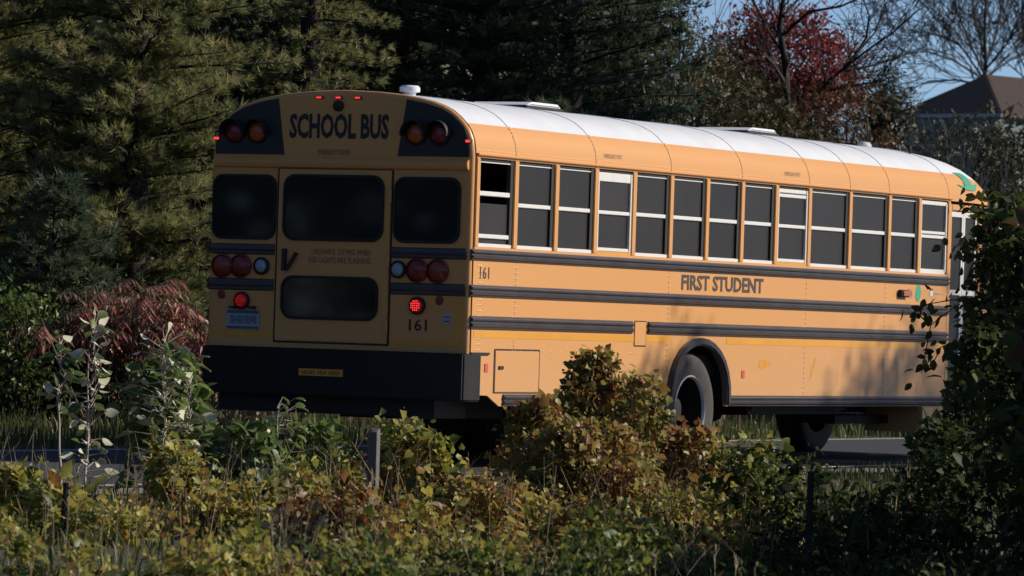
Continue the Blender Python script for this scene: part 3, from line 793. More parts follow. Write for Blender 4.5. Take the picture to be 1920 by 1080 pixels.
for v0, v1 in ((0.132, 1.188), (1.252, W - 0.132)): MB().box(10.52, 10.535, v0, v1, 1.622, 2.439).build("windscreen", M["glass"], bus)
hood = [[(u, v, z) for v, z in [(1.22 - hw, 0.85), (1.22 - hw, zt - 0.16), (1.22 - hw + 0.14, zt), (1.22 + hw - 0.14, zt), (1.22 + hw, zt - 0.16), (1.22 + hw, 0.85)]] for u, hw, zt in ((10.565, 0.92, 1.66), (11.4, 0.84, 1.60), (12.15, 0.74, 1.50), (12.25, 0.70, 1.38))]
MB().loft(hood).build("hood", M["yellow"], bus, smooth=True, bevel=0.02)
for v in (0.30, W - 0.30):
    p_ = arch_pts(11.30, 0.70, 0.55, 1.22); q_ = arch_pts(11.30, 0.60, 0.55, 1.08)
    MB().prism(p_ + q_[::-1], 'y', v - 0.28, v + 0.24).build("fender", M["yellow"], bus, smooth=True, bevel=0.02)
    h = MB().box(12.0, 12.18, v - 0.10, v + 0.12, 1.0, 1.18).build("headlight", M["black"], bus, bevel=0.02)
    MB().box(12.182, 12.19, v - 0.08, v + 0.10, 1.02, 1.16).build("lens", M["clear"], h)
    s_ = -1 if v < 1 else 1
    mr = MB(); ve = v + s_ * 0.55
    mr.tube((10.9, v, 1.35), (11.0, ve, 2.20), 0.014); mr.tube((11.0, ve, 2.20), (10.55, 1.22 + s_ * 1.18, 2.36), 0.012)
    mo = mr.build("mirror_bracket", M["alu"], bus)
    MB().box(10.97, 11.03, ve - 0.11, ve + 0.11, 1.75, 2.12).build("mirror", M["black"], mo, bevel=0.02)
gr = MB(); gr.box(12.252, 12.27, 0.66, 1.78, 0.85, 1.33)
gr.build("grille", M["black"], bus, bevel=0.01)
MB().box(12.30, 12.42, 0.05, W - 0.05, 0.55, 0.83).build("front_bumper", M["bumper"], bus, bevel=0.02)
fx = MB(); fx.tube((11.3, 0.3, 0.48), (11.3, W - 0.3, 0.48), 0.06); fx.box(10.6, 12.2, 0.9, 1.55, 0.45, 1.2)
fx.build("front_axle", M["steel"], bus)
rv = MB()                                                       # the road under the engine sees only dark iron
rv.box(9.2, 10.5, 0.85, 1.6, 0.45, 0.75); rv.build("gearbox", M["steel"], bus, bevel=0.04)

# ================================================================== plants: generators
def unit(a): return a / np.maximum(1e-9, np.linalg.norm(a, axis=1, keepdims=True))
TPL = {
    'oval': (np.array([(0, 0, 0), (.42, .27, .07), (.42, -.27, .07), (1, 0, -.10), (.45, 0, 0)]), [(0, 4, 1), (1, 4, 3), (0, 2, 4), (2, 3, 4)]),
    'lance': (np.array([(0, 0, 0), (.4, .13, .03), (.4, -.13, .03), (1, 0, -.12)]), [(0, 3, 1), (0, 2, 3)]),
    'lobed': (np.array([(.36, 0, -.02), (.02, .06, 0), (-.04, .30, .05), (.20, .36, .06), (.36, .48, .10), (.60, .30, .04), (1, 0, -.16), (.60, -.30, .04), (.36, -.48, .10), (.20, -.36, .06), (-.04, -.30, .05), (.02, -.06, 0)]), [(0, i, i + 1) for i in range(1, 11)] + [(0, 11, 1)]),
    'broad': (np.array([(0, 0, 0), (.2, .22, .05), (.5, .32, .06), (.8, .18, -.02), (1, 0, -.12), (.8, -.18, -.02), (.5, -.32, .06), (.2, -.22, .05), (.3, 0, -.01), (.65, 0, -.03)]), [(0, 8, 1), (1, 8, 2), (8, 9, 2), (2, 9, 3), (3, 9, 4), (0, 7, 8), (7, 6, 8), (8, 6, 9), (6, 5, 9), (5, 4, 9)]),
    'spray': (np.array([(0, 0, 0), (.45, .20, .05), (.55, -.20, .02), (1, .05, -.05), (.75, .28, 0), (.8, -.25, 0)]), [(0, 1, 2), (1, 4, 3), (2, 3, 5)]),
}
def leaf_geo(P, A, N, size, shape):
    T, Fc = TPL[shape]
    A = unit(A); B = unit(np.cross(N, A)); N = np.cross(A, B)
    s = size[:, None, None]
    V = P[:, None, :] + s * (T[None, :, 0:1] * A[:, None, :] + T[None, :, 1:2] * B[:, None, :] + T[None, :, 2:3] * N[:, None, :])
    k = len(T); idx = (np.arange(len(P)) * k)[:, None, None] + np.array(Fc)[None]
    return V.reshape(-1, 3), idx.reshape(-1), len(Fc)
def leaf_mesh(name, P, A, N, size, shape, tint, mat, parent, kind=None):
    V, fl, nf = leaf_geo(P, A, N, size, shape)
    if parent is not None: V = V - np.array(origin_of(parent))
    return link_mesh(name, np_mesh(name, V, fl, 3, np.repeat(tint, nf)), mat, parent, kind)
def tube_mesh(name, S, mat, parent, kind=None, n=4, smooth=True):
    """S (k,8): p0, p1, r0, r1"""
    S = np.asarray(S, float); p0, p1 = S[:, :3], S[:, 3:6]
    d = unit(p1 - p0); ref = np.where(np.abs(d[:, 2:3]) > 0.9, [[1., 0, 0]], [[0, 0, 1.]])
    a = unit(np.cross(d, ref)); b = np.cross(d, a)
    an = np.arange(n) * 2 * np.pi / n
    o = np.cos(an)[None, :, None] * a[:, None] + np.sin(an)[None, :, None] * b[:, None]
    V = np.concatenate([p0[:, None] + o * S[:, 6][:, None, None], p1[:, None] + o * S[:, 7][:, None, None]], 1)
    f = []
    q = np.array([(j, (j + 1) % n, n + (j + 1) % n, n + j) for j in range(n)])
    idx = (np.arange(len(S)) * 2 * n)[:, None, None] + q[None]
    V = V.reshape(-1, 3)
    if parent is not None: V = V - np.array(origin_of(parent))
    return link_mesh(name, np_mesh(name, V, idx.reshape(-1), 4, smooth=smooth), mat, parent, kind)
def needle_mesh(name, P, D, ln, mat, parent, tint, k=12, w=0.013, spread=0.75):
    """tufts: P centre, D growth direction, ln needle length; k thin needles a tuft"""
    m_ = len(P)
    d = unit(D)[:, None, :] + rng.normal(0, spread * 0.62, (m_, k, 3))
    d = d / np.linalg.norm(d, axis=2, keepdims=True)
    L = (ln[:, None] * rng.uniform(0.7, 1.1, (m_, k)))[:, :, None]
    s = np.cross(d, rng.normal(0, 1, (m_, k, 3))); s = s / np.linalg.norm(s, axis=2, keepdims=True) * w
    b = P[:, None, :] + rng.normal(0, 0.012, (m_, k, 3))
    V = np.stack([b + s, b - s, b + d * L], 2).reshape(-1, 3)
    if parent is not None: V = V - np.array(origin_of(parent))
    return link_mesh(name, np_mesh(name, V, np.arange(len(V)), 3, np.repeat(tint, k)), mat, parent, None)

def pine(x, d, H, Rm, label, mat, seed, step=0.11, k=18, ln=0.13, w=0.0075, zmin=0.3, zmax=None, spread=0.75, whorl=0.36, rise=0.25, bark="darkbark", name="pine_tree", pos=None, group=None, nb=6, cat="tree"):
    q = random.Random(seed)
    o = Vector(pos) if pos is not None else base(x, d)
    t = thing(name, o, label, cat, group)
    S = [(0, 0, 0, 0, 0, H, 0.018 * H + 0.02, 0.012)]
    P, D, T = [], [], []
    z = zmin
    zmax = H
    while z < min(zmax, H * 0.985):
        for b in range(nb):
            az = q.uniform(0, 2 * math.pi)
            L = Rm * max(0.06, (1 - z / H)) ** 0.75 * (q.uniform(0.30, 0.75) if b % 3 == 2 else q.uniform(0.65, 1.12)) * (1 if z > 0.8 else 0.8)
            rs = rise * q.uniform(0.5, 1.3)
            shade = q.uniform(-0.18, 0.18)
            p = np.array([0, 0, z + q.uniform(-.15, .15)]); c, s = math.cos(az), math.sin(az)
            side = np.array([-s, c, 0]); nseg = max(2, int(L / 0.25)); prev = p; r0 = 0.010 + 0.012 * L
            for i in range(1, nseg + 1):
                f = i / nseg
                cur = p + np.array([c * L * f, s * L * f, L * (rs * f - 0.16 * f * f + 0.10 * f ** 3)]) + side * q.uniform(-.05, .05)
                S.append((*prev, *cur, r0 * (1.05 - (i - 1) / nseg), r0 * (1.05 - f)))
                dirb = (cur - prev) / np.linalg.norm(cur - prev)
                if f > 0.10:
                    for sg in ((-1, 1, q.choice((-1, 1))) if z < 5.9 else (q.choice((-1, 1)),)):
                        tl = (0.15 + 0.32 * L * (1 - f) * q.uniform(0.5, 1.2)) * q.uniform(0.7, 1.1)
                        td = dirb * q.uniform(0.4, 0.9) + side * sg * q.uniform(0.5, 1.0) + np.array([0, 0, q.uniform(-0.05, 0.35)])
                        td = td / np.linalg.norm(td)
                        b0 = prev + (cur - prev) * q.random()
                        S.append((*b0, *(b0 + td * tl), 0.007, 0.003))
                        mm = max(1, int(tl / (step if z < 5.9 else step * 4)))
                        for j in range(mm):
                            P.append(b0 + td * tl * (j + 1) / mm + np.array([q.gauss(0, .02), q.gauss(0, .02), q.gauss(0, .02)])); D.append(td + np.array([0, 0, 0.25])); T.append(shade)
                prev = cur
            P.append(prev); D.append(dirb + np.array([0, 0, .3])); T.append(shade + 0.1)
        z += whorl * q.uniform(0.75, 1.25)
    oo = np.array(o)
    S = np.array(S); S[:, :3] += oo; S[:, 3:6] += oo
    tube_mesh("trunk", S[:1], M[bark], t, n=8)
    tube_mesh("branches", S[1:], M[bark], t, kind="stuff", n=3)
    P = np.array(P) + oo; D = np.array(D)
    tint = np.clip(0.45 + np.array(T) + rng.normal(0, 0.17, len(P)), 0, 1)
    needle_mesh("crown", P, D, np.full(len(P), ln), mat, t, tint, k, w, spread)["kind"] = "stuff"
    return t

def grow(p, d, L, r, lev, q, S, tips, spread, up_, nseg=3, kids=(3, 4), shrink=0.68, bend=0.16):
    """recursive branching; S collects segments, tips the ends of the finest twigs"""
    prev = p; pts = [p]
    for i in range(nseg):
        d = d + np.array([q.gauss(0, bend), q.gauss(0, bend), q.gauss(0, bend) + up_]); d = d / np.linalg.norm(d)
        cur = prev + d * L / nseg
        S.append((*prev, *cur, r * (1 - 0.45 * i / nseg), r * (1 - 0.45 * (i + 1) / nseg)))
        prev = cur; pts.append(cur)
    if lev == 0:
        tips.append((prev, d)); return
    for k in range(q.randint(*kids)):
        f = q.uniform(0.35, 1.0) if k else 1.0
        b = pts[min(nseg, int(f * nseg + 0.5))]
        a = np.array([q.gauss(0, 1), q.gauss(0, 1), q.gauss(0, 1)]); a -= d * a.dot(d); a /= np.linalg.norm(a)
        nd = d + a * spread * q.uniform(0.6, 1.3); nd /= np.linalg.norm(nd)
        grow(b, nd, L * shrink * q.uniform(0.75, 1.2), r * 0.55 * (1.1 if k == 0 else q.uniform(0.7, 1.0)), lev - 1, q, S, tips, spread, up_, nseg, kids, shrink, bend)

def bare_tree(x, d, H, label, seed, r=0.12, lev=5, spread=0.6, up_=0.05, lean=(0, 0), mat="darkbark", kids=(3, 4), first=0.32, pos=None, shrink=0.72, rmin=0.006):
    q = random.Random(seed)
    o = Vector(pos) if pos is not None else base(x, d)
    t = thing("bare_tree", o, label, "tree")
    S, tips = [], []
    dd = np.array([lean[0], lean[1], 1.0]); dd /= np.linalg.norm(dd)
    grow(np.array(o), dd, H * first, r, lev, q, S, tips, spread, up_, 3, kids, shrink)
    S = np.array(S); S[:, 6:] = np.maximum(S[:, 6:], rmin)
    tube_mesh("trunk", S[:3], M[mat], t, n=8)
    tube_mesh("branches", S[3:], M[mat], t, kind="stuff", n=3)
    return t

def blob_points(nc, c, rad, q_, flat=1.0):
    """points filling an ellipsoid, denser to its skin"""
    u = unit(q_.normal(0, 1, (nc, 3))); rr = q_.uniform(0.35, 1, (nc, 1)) ** 0.6
    return np.asarray(c) + u * rr * np.asarray(rad), u
def leafy(name, x, d, rad, z0, label, mat, seed, nclump=90, per=16, size=0.07, shape='oval', cat="shrub", csize=0.16, bark="bark", pos=None, group=None, stems=9, lean=0.0, tmean=0.45, tsd=0.25, top=1.0, part="crown", tree=False):
    """a shrub or tree crown: stems out of the ground, clumps of leaves on them"""
    q = np.random.default_rng(seed)
    o = Vector(pos) if pos is not None else base(x, d)
    t = thing(name, o, label, cat, group)
    C, U = blob_points(nclump, np.array(o) + np.array([0, 0, z0]), rad, q)
    keep = C[:, 2] > o.z + 0.05
    C, U = C[keep], U[keep]
    S = []
    pick = q.permutation(len(C))[:max(stems, len(C) // 2)]
    for j, i in enumerate(pick):
        b = np.array(o) + np.array([q.normal(0, rad[0] * 0.15), q.normal(0, rad[1] * 0.15), 0])
        if tree: b = np.array(o) + np.array([0, 0, z0 - rad[2] * q.uniform(0.2, 0.9)])
        mid = (b + C[i]) / 2 + np.array([0, 0, 0.12 * rad[2]]) + q.normal(0, 0.08, 3) * rad[0]
        r = 0.006 + 0.006 * rad[2]
        S += [(*b, *mid, r, r * 0.7), (*mid, *C[i], r * 0.7, r * 0.3)]
    if tree:
        tube_mesh("trunk", [(*o, o.x, o.y, z0, 0.05 + 0.03 * rad[2], 0.03)], M[bark], t, n=8)
    tube_mesh("branches" if tree else "stems", S, M[bark], t, kind="stuff", n=3)
    n_ = len(C) * per
    ci = np.repeat(np.arange(len(C)), per)
    P = C[ci] + q.normal(0, csize, (n_, 3)) * np.array([1, 1, 0.8])
    P[:, 2] = np.maximum(P[:, 2], o.z + 0.02)
    A = q.normal(0, 1, (n_, 3)) + U[ci] * 0.8 + np.array([0, 0, -0.25])
    N = q.normal(0, 0.7, (n_, 3)) + np.array(sdir) * 0.6 + np.array([0, 0, 0.5]) + U[ci] * 0.4
    ct = q.normal(tmean, tsd * 0.7, len(C))
    tint = np.clip(ct[ci] + q.normal(0, tsd * 0.7, n_), 0, 1)
    s = size * q.uniform(0.55, 1.25, n_)
    leaf_mesh(part, P, A, N, s, shape, tint, mat, t, "stuff")
    return t

# ================================================================== background trees
pine(235, 54.5, 11, 2.45, "large sunlit pine with long needles behind the rear of the bus", F["pine"], 3, step=0.105, k=26, w=0.006, ln=0.145, zmax=6.2, nb=11, whorl=0.33)
pine(-130, 56.5, 12, 2.6, "pine at the left edge, its crown mostly cut off by the frame", F["pine"], 4, step=0.12, k=22, w=0.0065, zmax=6.5, nb=9)
pine(90, 50.0, 2.6, 1.15, "short blue-green young pine below the large sunlit pine", F["bluepine"], 5, step=0.085, k=26, w=0.0055, whorl=0.20, nb=9, zmin=0.15)
pine(560, 58.5, 11, 1.75, "narrow olive spruce rising straight behind the bus roof", F["pine"], 6, step=0.11, k=17, w=0.006, ln=0.10, rise=0.0, zmax=6.5, name="spruce_tree", nb=10, whorl=0.28)
pine(60, 63, 12, 2.6, "dark conifer filling the gap behind the two left pines", F["dark"], 7, step=0.17, k=12, w=0.012, zmax=7, nb=9, name="conifer_tree")
pine(430, 62, 12, 2.4, "dark conifer between the large pine and the narrow spruce", F["dark"], 8, step=0.17, k=12, w=0.012, zmax=7, nb=9, name="conifer_tree")
pine(740, 64, 13, 2.3, "black-green conifer just right of the narrow spruce", F["dark"], 9, step=0.16, k=12, w=0.012, zmax=7, nb=9, name="conifer_tree")
pine(890, 62, 13, 2.4, "black-green conifer behind the rear roof hatch", F["dark"], 10, step=0.15, k=12, w=0.012, zmax=7, nb=9, name="conifer_tree")
pine(1050, 66, 13, 2.5, "dark green pine behind the middle of the bus roof", F["dark"], 12, step=0.15, k=12, w=0.012, zmax=7.5, nb=9)
pine(1150, 72, 12, 1.9, "olive-tipped pine at the left border of the open sky", F["bluepine"], 13, step=0.14, k=14, w=0.010, zmax=8, nb=9)
pine(1015, 56, 3.75, 0.75, "small pale young pine peeping over the white bus roof", F["bluepine"], 14, step=0.08, k=24, w=0.0055, whorl=0.22, zmin=1.5)
for i, (x, d, yt, hw, mk, lab) in enumerate((
        (1235, 76, -40, 1.25, "cedar", "tall olive cedar with sky showing through its top"),
        (1330, 78, 62, 0.95, "cedar", "olive cedar left of the red crown"),
        (1420, 77, 130, 1.0, "cedar", "squat olive cedar below the red crown"),
        (1500, 79, 165, 0.9, "brown", "rusty brown leaved tree under the red crown"),
        (1575, 78, 150, 0.85, "brown", "brown and olive tree over the front roof hatch"),
        (1728, 82, 238, 0.80, "darkcedar", "low dark cedar in front of the house wall"),
        (1812, 84, 200, 1.0, "darkcedar", "dark cedar just ahead of the bus roof dome"),
        (1895, 86, 200, 0.95, "darkcedar", "dark cedar by the right edge under the brown roof"))):
    top = at(x, yt, d).z
    leafy("cedar_tree" if "cedar" in mk else "small_tree", x, d, (hw * 1.1, hw * 1.1, top * 0.5), top * 0.5, lab, F[mk], 40 + i, nclump=int(300 * hw * top / 6), per=40, size=0.125, shape='spray', cat="tree", csize=0.18, bark="darkbark", tree=True, tmean=0.4, tsd=0.3)
leafy("juniper_tree", 1640, 80, (0.55, 0.55, 2.3), at(1637, 100, 80).z - 2.2, "slim dark juniper with its ragged tip against the sky", F["darkcedar"], 60, nclump=230, per=40, size=0.11, shape='spray', cat="tree", csize=0.15, bark="darkbark", tree=True, tmean=0.5)
top = at(1460, 12, 90).z
leafy("red_maple", 1450, 90, (1.45, 1.45, 1.2), top - 1.2, "small tree with a dark red crown against the sky", F["maple"], 61, nclump=300, per=40, size=0.105, shape='oval', cat="tree", csize=0.17, bark="darkbark", tree=True)
def limbed_tree(x, d, limbs, label, seed, r=0.085, sc=1.0, nk=3):
    """a bare tree whose limbs are laid out one by one: each limb a list of (photo x, photo y, depth)"""
    q = random.Random(seed); o = base(x, d)
    t = thing("bare_tree", o, label, "tree"); TR, S, tips = [], [], []
    for li, limb in enumerate(limbs):
        pts = [np.array(at(a, b, d + dz)) for a, b, dz in limb]
        if li == 0: pts = [np.array(o)] + pts
        r0 = r if li == 0 else r * 0.42
        for i in range(len(pts) - 1):
            ra, rb = r0 * (1 - 0.75 * i / len(pts)), r0 * (1 - 0.75 * (i + 1) / len(pts))
            (TR if li == 0 else S).append((*pts[i], *pts[i + 1], ra, rb))
            if li == 0 and i == 0: continue
            dv = pts[i + 1] - pts[i]; L = np.linalg.norm(dv); dv = dv / L
            for k in range(nk if li else 2):
                a = np.array([q.gauss(0, 1), q.gauss(0, 1), q.gauss(0, 1) + 0.4]); a /= np.linalg.norm(a)
                nd = dv + a * 0.55; nd /= np.linalg.norm(nd)
                grow(pts[i] + (pts[i + 1] - pts[i]) * q.random(), nd, sc * q.uniform(0.35, 0.75), max(0.010, rb * 0.5), 2 if sc == 1 else 3, q, S, tips, 0.45, 0.05, 3, (2, 3), 0.72)
    S = np.array(S); S[:, 6:] = np.maximum(S[:, 6:], 0.005 * sc)
    tube_mesh("trunk", TR, M["darkbark"], t, n=8)
    tube_mesh("branches", S, M["darkbark"], t, kind="stuff", n=3)
limbed_tree(1480, 83, [[(1478, 260, 0), (1472, 120, 0), (1462, 55, 0), (1468, 5, .1), (1476, -60, .1)],
    [(1468, 65, 0), (1515, 22, -.4), (1575, 12, -.8), (1625, -10, -1.2)], [(1470, 100, 0), (1442, 60, .4), (1422, 20, .8), (1400, -25, 1.0)],
    [(1470, 30, 0), (1500, -5, .6), (1530, -40, .9)], [(1474, 160, 0), (1450, 120, -.6), (1430, 100, -1)]], "bare dark trunk standing in front of the red crown", 71)
limbed_tree(1500, 80, [[(1512, 250, 0), (1525, 190, 0), (1560, 145, -.3)],
    [(1560, 145, -.3), (1620, 98, -.8), (1675, 60, -1.2), (1722, 18, -1.5)], [(1545, 165, -.2), (1598, 112, .4), (1640, 62, .8), (1662, 5, 1.0)],
    [(1575, 135, -.4), (1640, 122, .2), (1705, 100, .6)], [(1590, 122, .3), (1625, 70, .3), (1630, 30, .1), (1610, -20, 0)], [(1540, 172, -.2), (1600, 160, -.6), (1660, 150, -1)]], "bare tree with thin branches arching to the right over the juniper", 72, 0.07)
limbed_tree(1842, 250, [[(1841, 230, 0), (1845, 150, 0), (1848, 120, 0), (1846, 60, 0), (1850, -20, 0)],
    [(1846, 150, 0), (1806, 92, 2), (1752, 32, 3), (1705, -25, 4)], [(1846, 140, 0), (1818, 80, -2), (1795, 20, -3), (1782, -30, -3)], [(1848, 120, 0), (1868, 62, 2), (1880, 5, 3), (1884, -30, 3)],
    [(1848, 130, 0), (1888, 82, -2), (1912, 30, -3), (1930, -10, -4)], [(1845, 150, 0), (1785, 112, -2), (1735, 96, -4), (1690, 102, -5)], [(1843, 160, 0), (1795, 150, 3), (1745, 152, 5), (1705, 168, 6)],
    [(1848, 145, 0), (1896, 112, 3), (1940, 98, 5)], [(1846, 100, 0), (1830, 50, 2), (1822, 0, 3)], [(1800, 85, 2), (1775, 70, 4), (1735, 60, 5), (1700, 62, 5)]],
    "large bare tree fanning out behind the brown roof", 73, 0.17, 3.2, 5)
limbed_tree(1930, 270, [[(1930, 230, 0), (1928, 150, 0), (1920, 60, 0), (1915, -30, 0)], [(1928, 140, 0), (1900, 80, 2), (1880, 10, 3)], [(1926, 110, 0), (1950, 40, 0), (1960, -20, 0)], [(1926, 150, 0), (1890, 120, -3), (1860, 90, -4)]],
    "finer bare tree at the right edge behind the house", 74, 0.15, 3.2, 5)
bare_tree(1330, 92, 10.5, "bare tree with a few twigs at the top left of the sky", 75, r=0.10, lev=5, spread=0.6, up_=0.05, first=0.33)
bare_tree(1850, 74, 4.6, "pale many-stemmed bare bush above the bus front", 76, r=0.035, lev=4, spread=0.35, up_=0.12, first=0.38, mat="palebark", kids=(3, 5))
# woods that close the horizon: beyond the tree row, far off to the right; behind the camera, one added to block sky light
def woodland(name, n_, fx, fy, hz, size, mat, seed):
    q = np.random.default_rng(seed)
    t_ = q.random(n_); s_ = q.uniform(-1, 1, n_)
    x = fx(t_) + q.normal(0, 0.6, n_); y = fy(t_) + s_ * 3
    h = hz * (0.75 + 0.25 * np.sin(x * 0.7 + y * 0.3) * np.cos(x * 0.23 - y * 0.51))
    z = h * q.random(n_) ** 0.8 * np.sqrt(np.maximum(0.05, 1 - s_ * s_ * 0.5))
    leaf_mesh(name, np.stack([x, y, z], 1), q.normal(0, 1, (n_, 3)), q.normal(0, 1, (n_, 3)), size * q.uniform(0.6, 1.3, n_), 'spray', np.clip(q.normal(0.4, 0.25, n_), 0, 1), mat, None, "stuff")
woodland("woodland_behind_pines", 32000, lambda t: -5 + 46 * t, lambda t: 20 + 2 * t, 13, 1.15, F["dark"], 5)
woodland("distant_woodland", 26000, lambda t: 56 + 14 * t, lambda t: 33 - 14 * t, 7.4, 0.34, F["cedar"], 6)
woodland("sky_blocking_woodland", 16000, lambda t: -75 + 70 * np.maximum(0, t - 0.5) * 2, lambda t: -60 + 80 * np.minimum(1, t * 2), 15, 1.3, F["dark"], 7)

# house beyond the trees
hp = at(1850, 140, 235)
house = thing("house", (hp.x, hp.y, 0), "house with a brown hip roof and grey-blue siding behind the trees", "house")
ang = YAW - R(42)
hx = Vector((math.cos(ang), math.sin(ang), 0)); hy = Vector((-hx.y, hx.x, 0))      # hx: along the ridge, away from the camera
def HPt(a, b, z): p = Vector((hp.x, hp.y, 0)) + hx * a + hy * b; return (p.x, p.y, z)
zr = hp.z; ze = at(1690, 214, 235).z; HW = 2.75; hb = 2.6
eL, eR = HW + 0.35, HW + 0.35
mb = MB()
A0, A1, B0, B1 = HPt(0, 0, zr), HPt(9, 0, zr), HPt(-hb - 0.3, eL, ze), HPt(-hb - 0.3, -eR, ze)
C0, C1 = HPt(9 + hb, eL, ze), HPt(9 + hb, -eR, ze)
mb.add([A0, A1, B0, B1, C0, C1], [(0, 2, 3), (0, 3, 5, 1), (0, 1, 4, 2), (1, 5, 4)])
dn = lambda p: (p[0], p[1], p[2] - 0.18)
mb.add([B0, B1, C1, C0, dn(B0), dn(B1), dn(C1), dn(C0)], [(0, 1, 5, 4), (1, 2, 6, 5), (2, 3, 7, 6), (3, 0, 4, 7), (4, 5, 6, 7)])
rf = mb.build("roof", M["shingle"], house)
mb = MB()
nrow = 26
for fa in ((A0, A0, B0, B1), (A0, A1, B1, C1)):                 # shingle courses on the two roof planes in view
    a0, a1, b0, b1 = [Vector(p) for p in fa]
    nn = (b0 - a0).cross(b1 - b0).normalized()
    if nn.z < 0: nn = -nn
    for i in range(nrow):
        t0, t1 = i / nrow, (i + 1) / nrow
        l0, r0_ = a0.lerp(b0, t0), a1.lerp(b1, t0); l1, r1_ = a0.lerp(b0, t1), a1.lerp(b1, t1)
        mb.add([l0 + nn * 0.008, r0_ + nn * 0.008, r1_ + nn * 0.035, l1 + nn * 0.035, l1 + nn * 0.004, r1_ + nn * 0.004], [(0, 1, 2, 3), (3, 2, 5, 4)])
mb.build("shingle_courses", M["shingle"], rf, kind="stuff")
def wall_prism(a0, a1, b0, b1, z0, z1):
    return MB().loft([[HPt(a0, b0, z), HPt(a1, b0, z), HPt(a1, b1, z), HPt(a0, b1, z)] for z in (z0, z1)])
wall_prism(-hb, 9 + hb - 0.3, -HW, HW, -0.2, ze - 0.185).build("wall", M["siding"], house)
mb = MB()
for i in range(44):
    z = 0.1 + i * 0.165
    if z + 0.16 > ze - 0.25: break
    for (a0, b0, a1, b1, n0, n1) in ((-hb, HW, -hb, -HW, -1, 0), (-hb, -HW, 9 + hb - 0.3, -HW, 0, -1)):
        p = [Vector(HPt(a0, b0, z)), Vector(HPt(a1, b1, z))]; nv = hx * n0 + hy * n1
        u_ = Vector((0, 0, 0.160))
        mb.add([p[0] + nv * 0.03, p[1] + nv * 0.03, p[1] + u_ + nv * 0.006, p[0] + u_ + nv * 0.006, p[0] + nv * 0.002, p[1] + nv * 0.002], [(0, 1, 2, 3), (0, 4, 5, 1)])
mb.build("siding_boards", M["siding"], house, kind="stuff")
for b in (1.4, -1.0):
    for z in (1.2, 4.4):
        w_ = MB().loft([[HPt(-hb - 0.06, b - 0.55, zz_), HPt(-hb - 0.06, b + 0.55, zz_), HPt(-hb - 0.001, b + 0.55, zz_), HPt(-hb - 0.001, b - 0.55, zz_)] for zz_ in (z, z + 1.5)]).build("window", M["trim"], house)
        MB().loft([[HPt(-hb - 0.066, b - 0.45, zz_), HPt(-hb - 0.066, b + 0.45, zz_), HPt(-hb - 0.061, b + 0.45, zz_), HPt(-hb - 0.061, b - 0.45, zz_)] for zz_ in (z + 0.1, z + 1.4)]).build("pane", M["hglass"], w_)
MB().loft([[HPt(-hb - 0.36, eL, z), HPt(-hb - 0.36, -eR, z), HPt(-hb - 0.31, -eR, z), HPt(-hb - 0.31, eL, z)] for z in (ze - 0.20, ze - 0.03)]).build("fascia", M["trim"], house)

# trees on the near side, outside the frame, whose shade falls into it
sh = Vector((sdir.x, sdir.y, 0)).normalized(); tel = math.tan(SUN_EL)
def caster(target, s, rad, cover, label, seed, mat="shade", **k):
    """an unseen tree placed s metres towards the sun from target, tall enough to shade it up to height cover"""
    p = Vector((target[0], target[1], 0)) + sh * s
    p.z = ground_z(p.x, p.y)
    Ht = cover + s * tel
    return leafy("roadside_tree", 0, 0, (rad, rad, min(Ht * 0.5, rad * 2.2)), Ht - min(Ht * 0.5, rad * 2.2), label, F[mat], seed, cat="tree", tree=True, pos=p, nclump=int(150 * rad * rad + 90), per=int(30 if rad < 2.5 else 12), size=0.14 if rad < 2.5 else 0.30, csize=0.2 if rad < 2.5 else 0.3, shape='oval', **k)
caster((3.25, 0, 0), 15, 0.95, 1.10, "small roadside tree whose shade falls behind the rear wheel", 81)
caster((7.7, 0, 0), 17, 1.6, 1.05, "smaller tree standing close before the tall tree abreast of the bus front", 91)
caster((10.0, 0, 0), 19, 2.4, 1.85, "tall tree abreast of the bus front whose shade falls on its skirt", 82)
caster((7.5, -0.8, 0), 3.4, 1.5, 0.0, "low roadside tree shading the near lane beside the bus", 87)
for (x, d, c, r_, lab, sd) in ((1120, 21.5, 0.45, 1.1, "low tree beyond the right frame edge, closest of all to the viewer", 92), (1680, 27, 0.6, 1.2, "low tree beyond the right frame edge, beside the dark shrubs", 90), (1330, 25, 0.62, 1.2, "low tree beyond the right frame edge, second from the viewer", 88), (1330, 28, 0.40, 1.1, "low tree beyond the right frame edge, behind the nearest one", 89)):
    p_ = base(x, d); caster((p_.x, p_.y, 0), 3.2, r_, c, lab, sd)
caster((-0.9, -5.4, 0), 2.8, 1.1, 0.2, "bushy tree beside the dark shrub at the right edge", 83)
caster((19.5, 11, 0), 22, 3.0, 6.5, "unseen tall tree added to shade the black-green conifers", 84)  # this and the next two: added out of view to darken the background trees
caster((26, 12, 0), 22, 3.2, 6.5, "unseen tall tree added to shade the dark green pine", 85)
caster((32, 11.5, 0), 24, 2.8, 4.5, "unseen tall tree added to shade the olive cedars", 86)

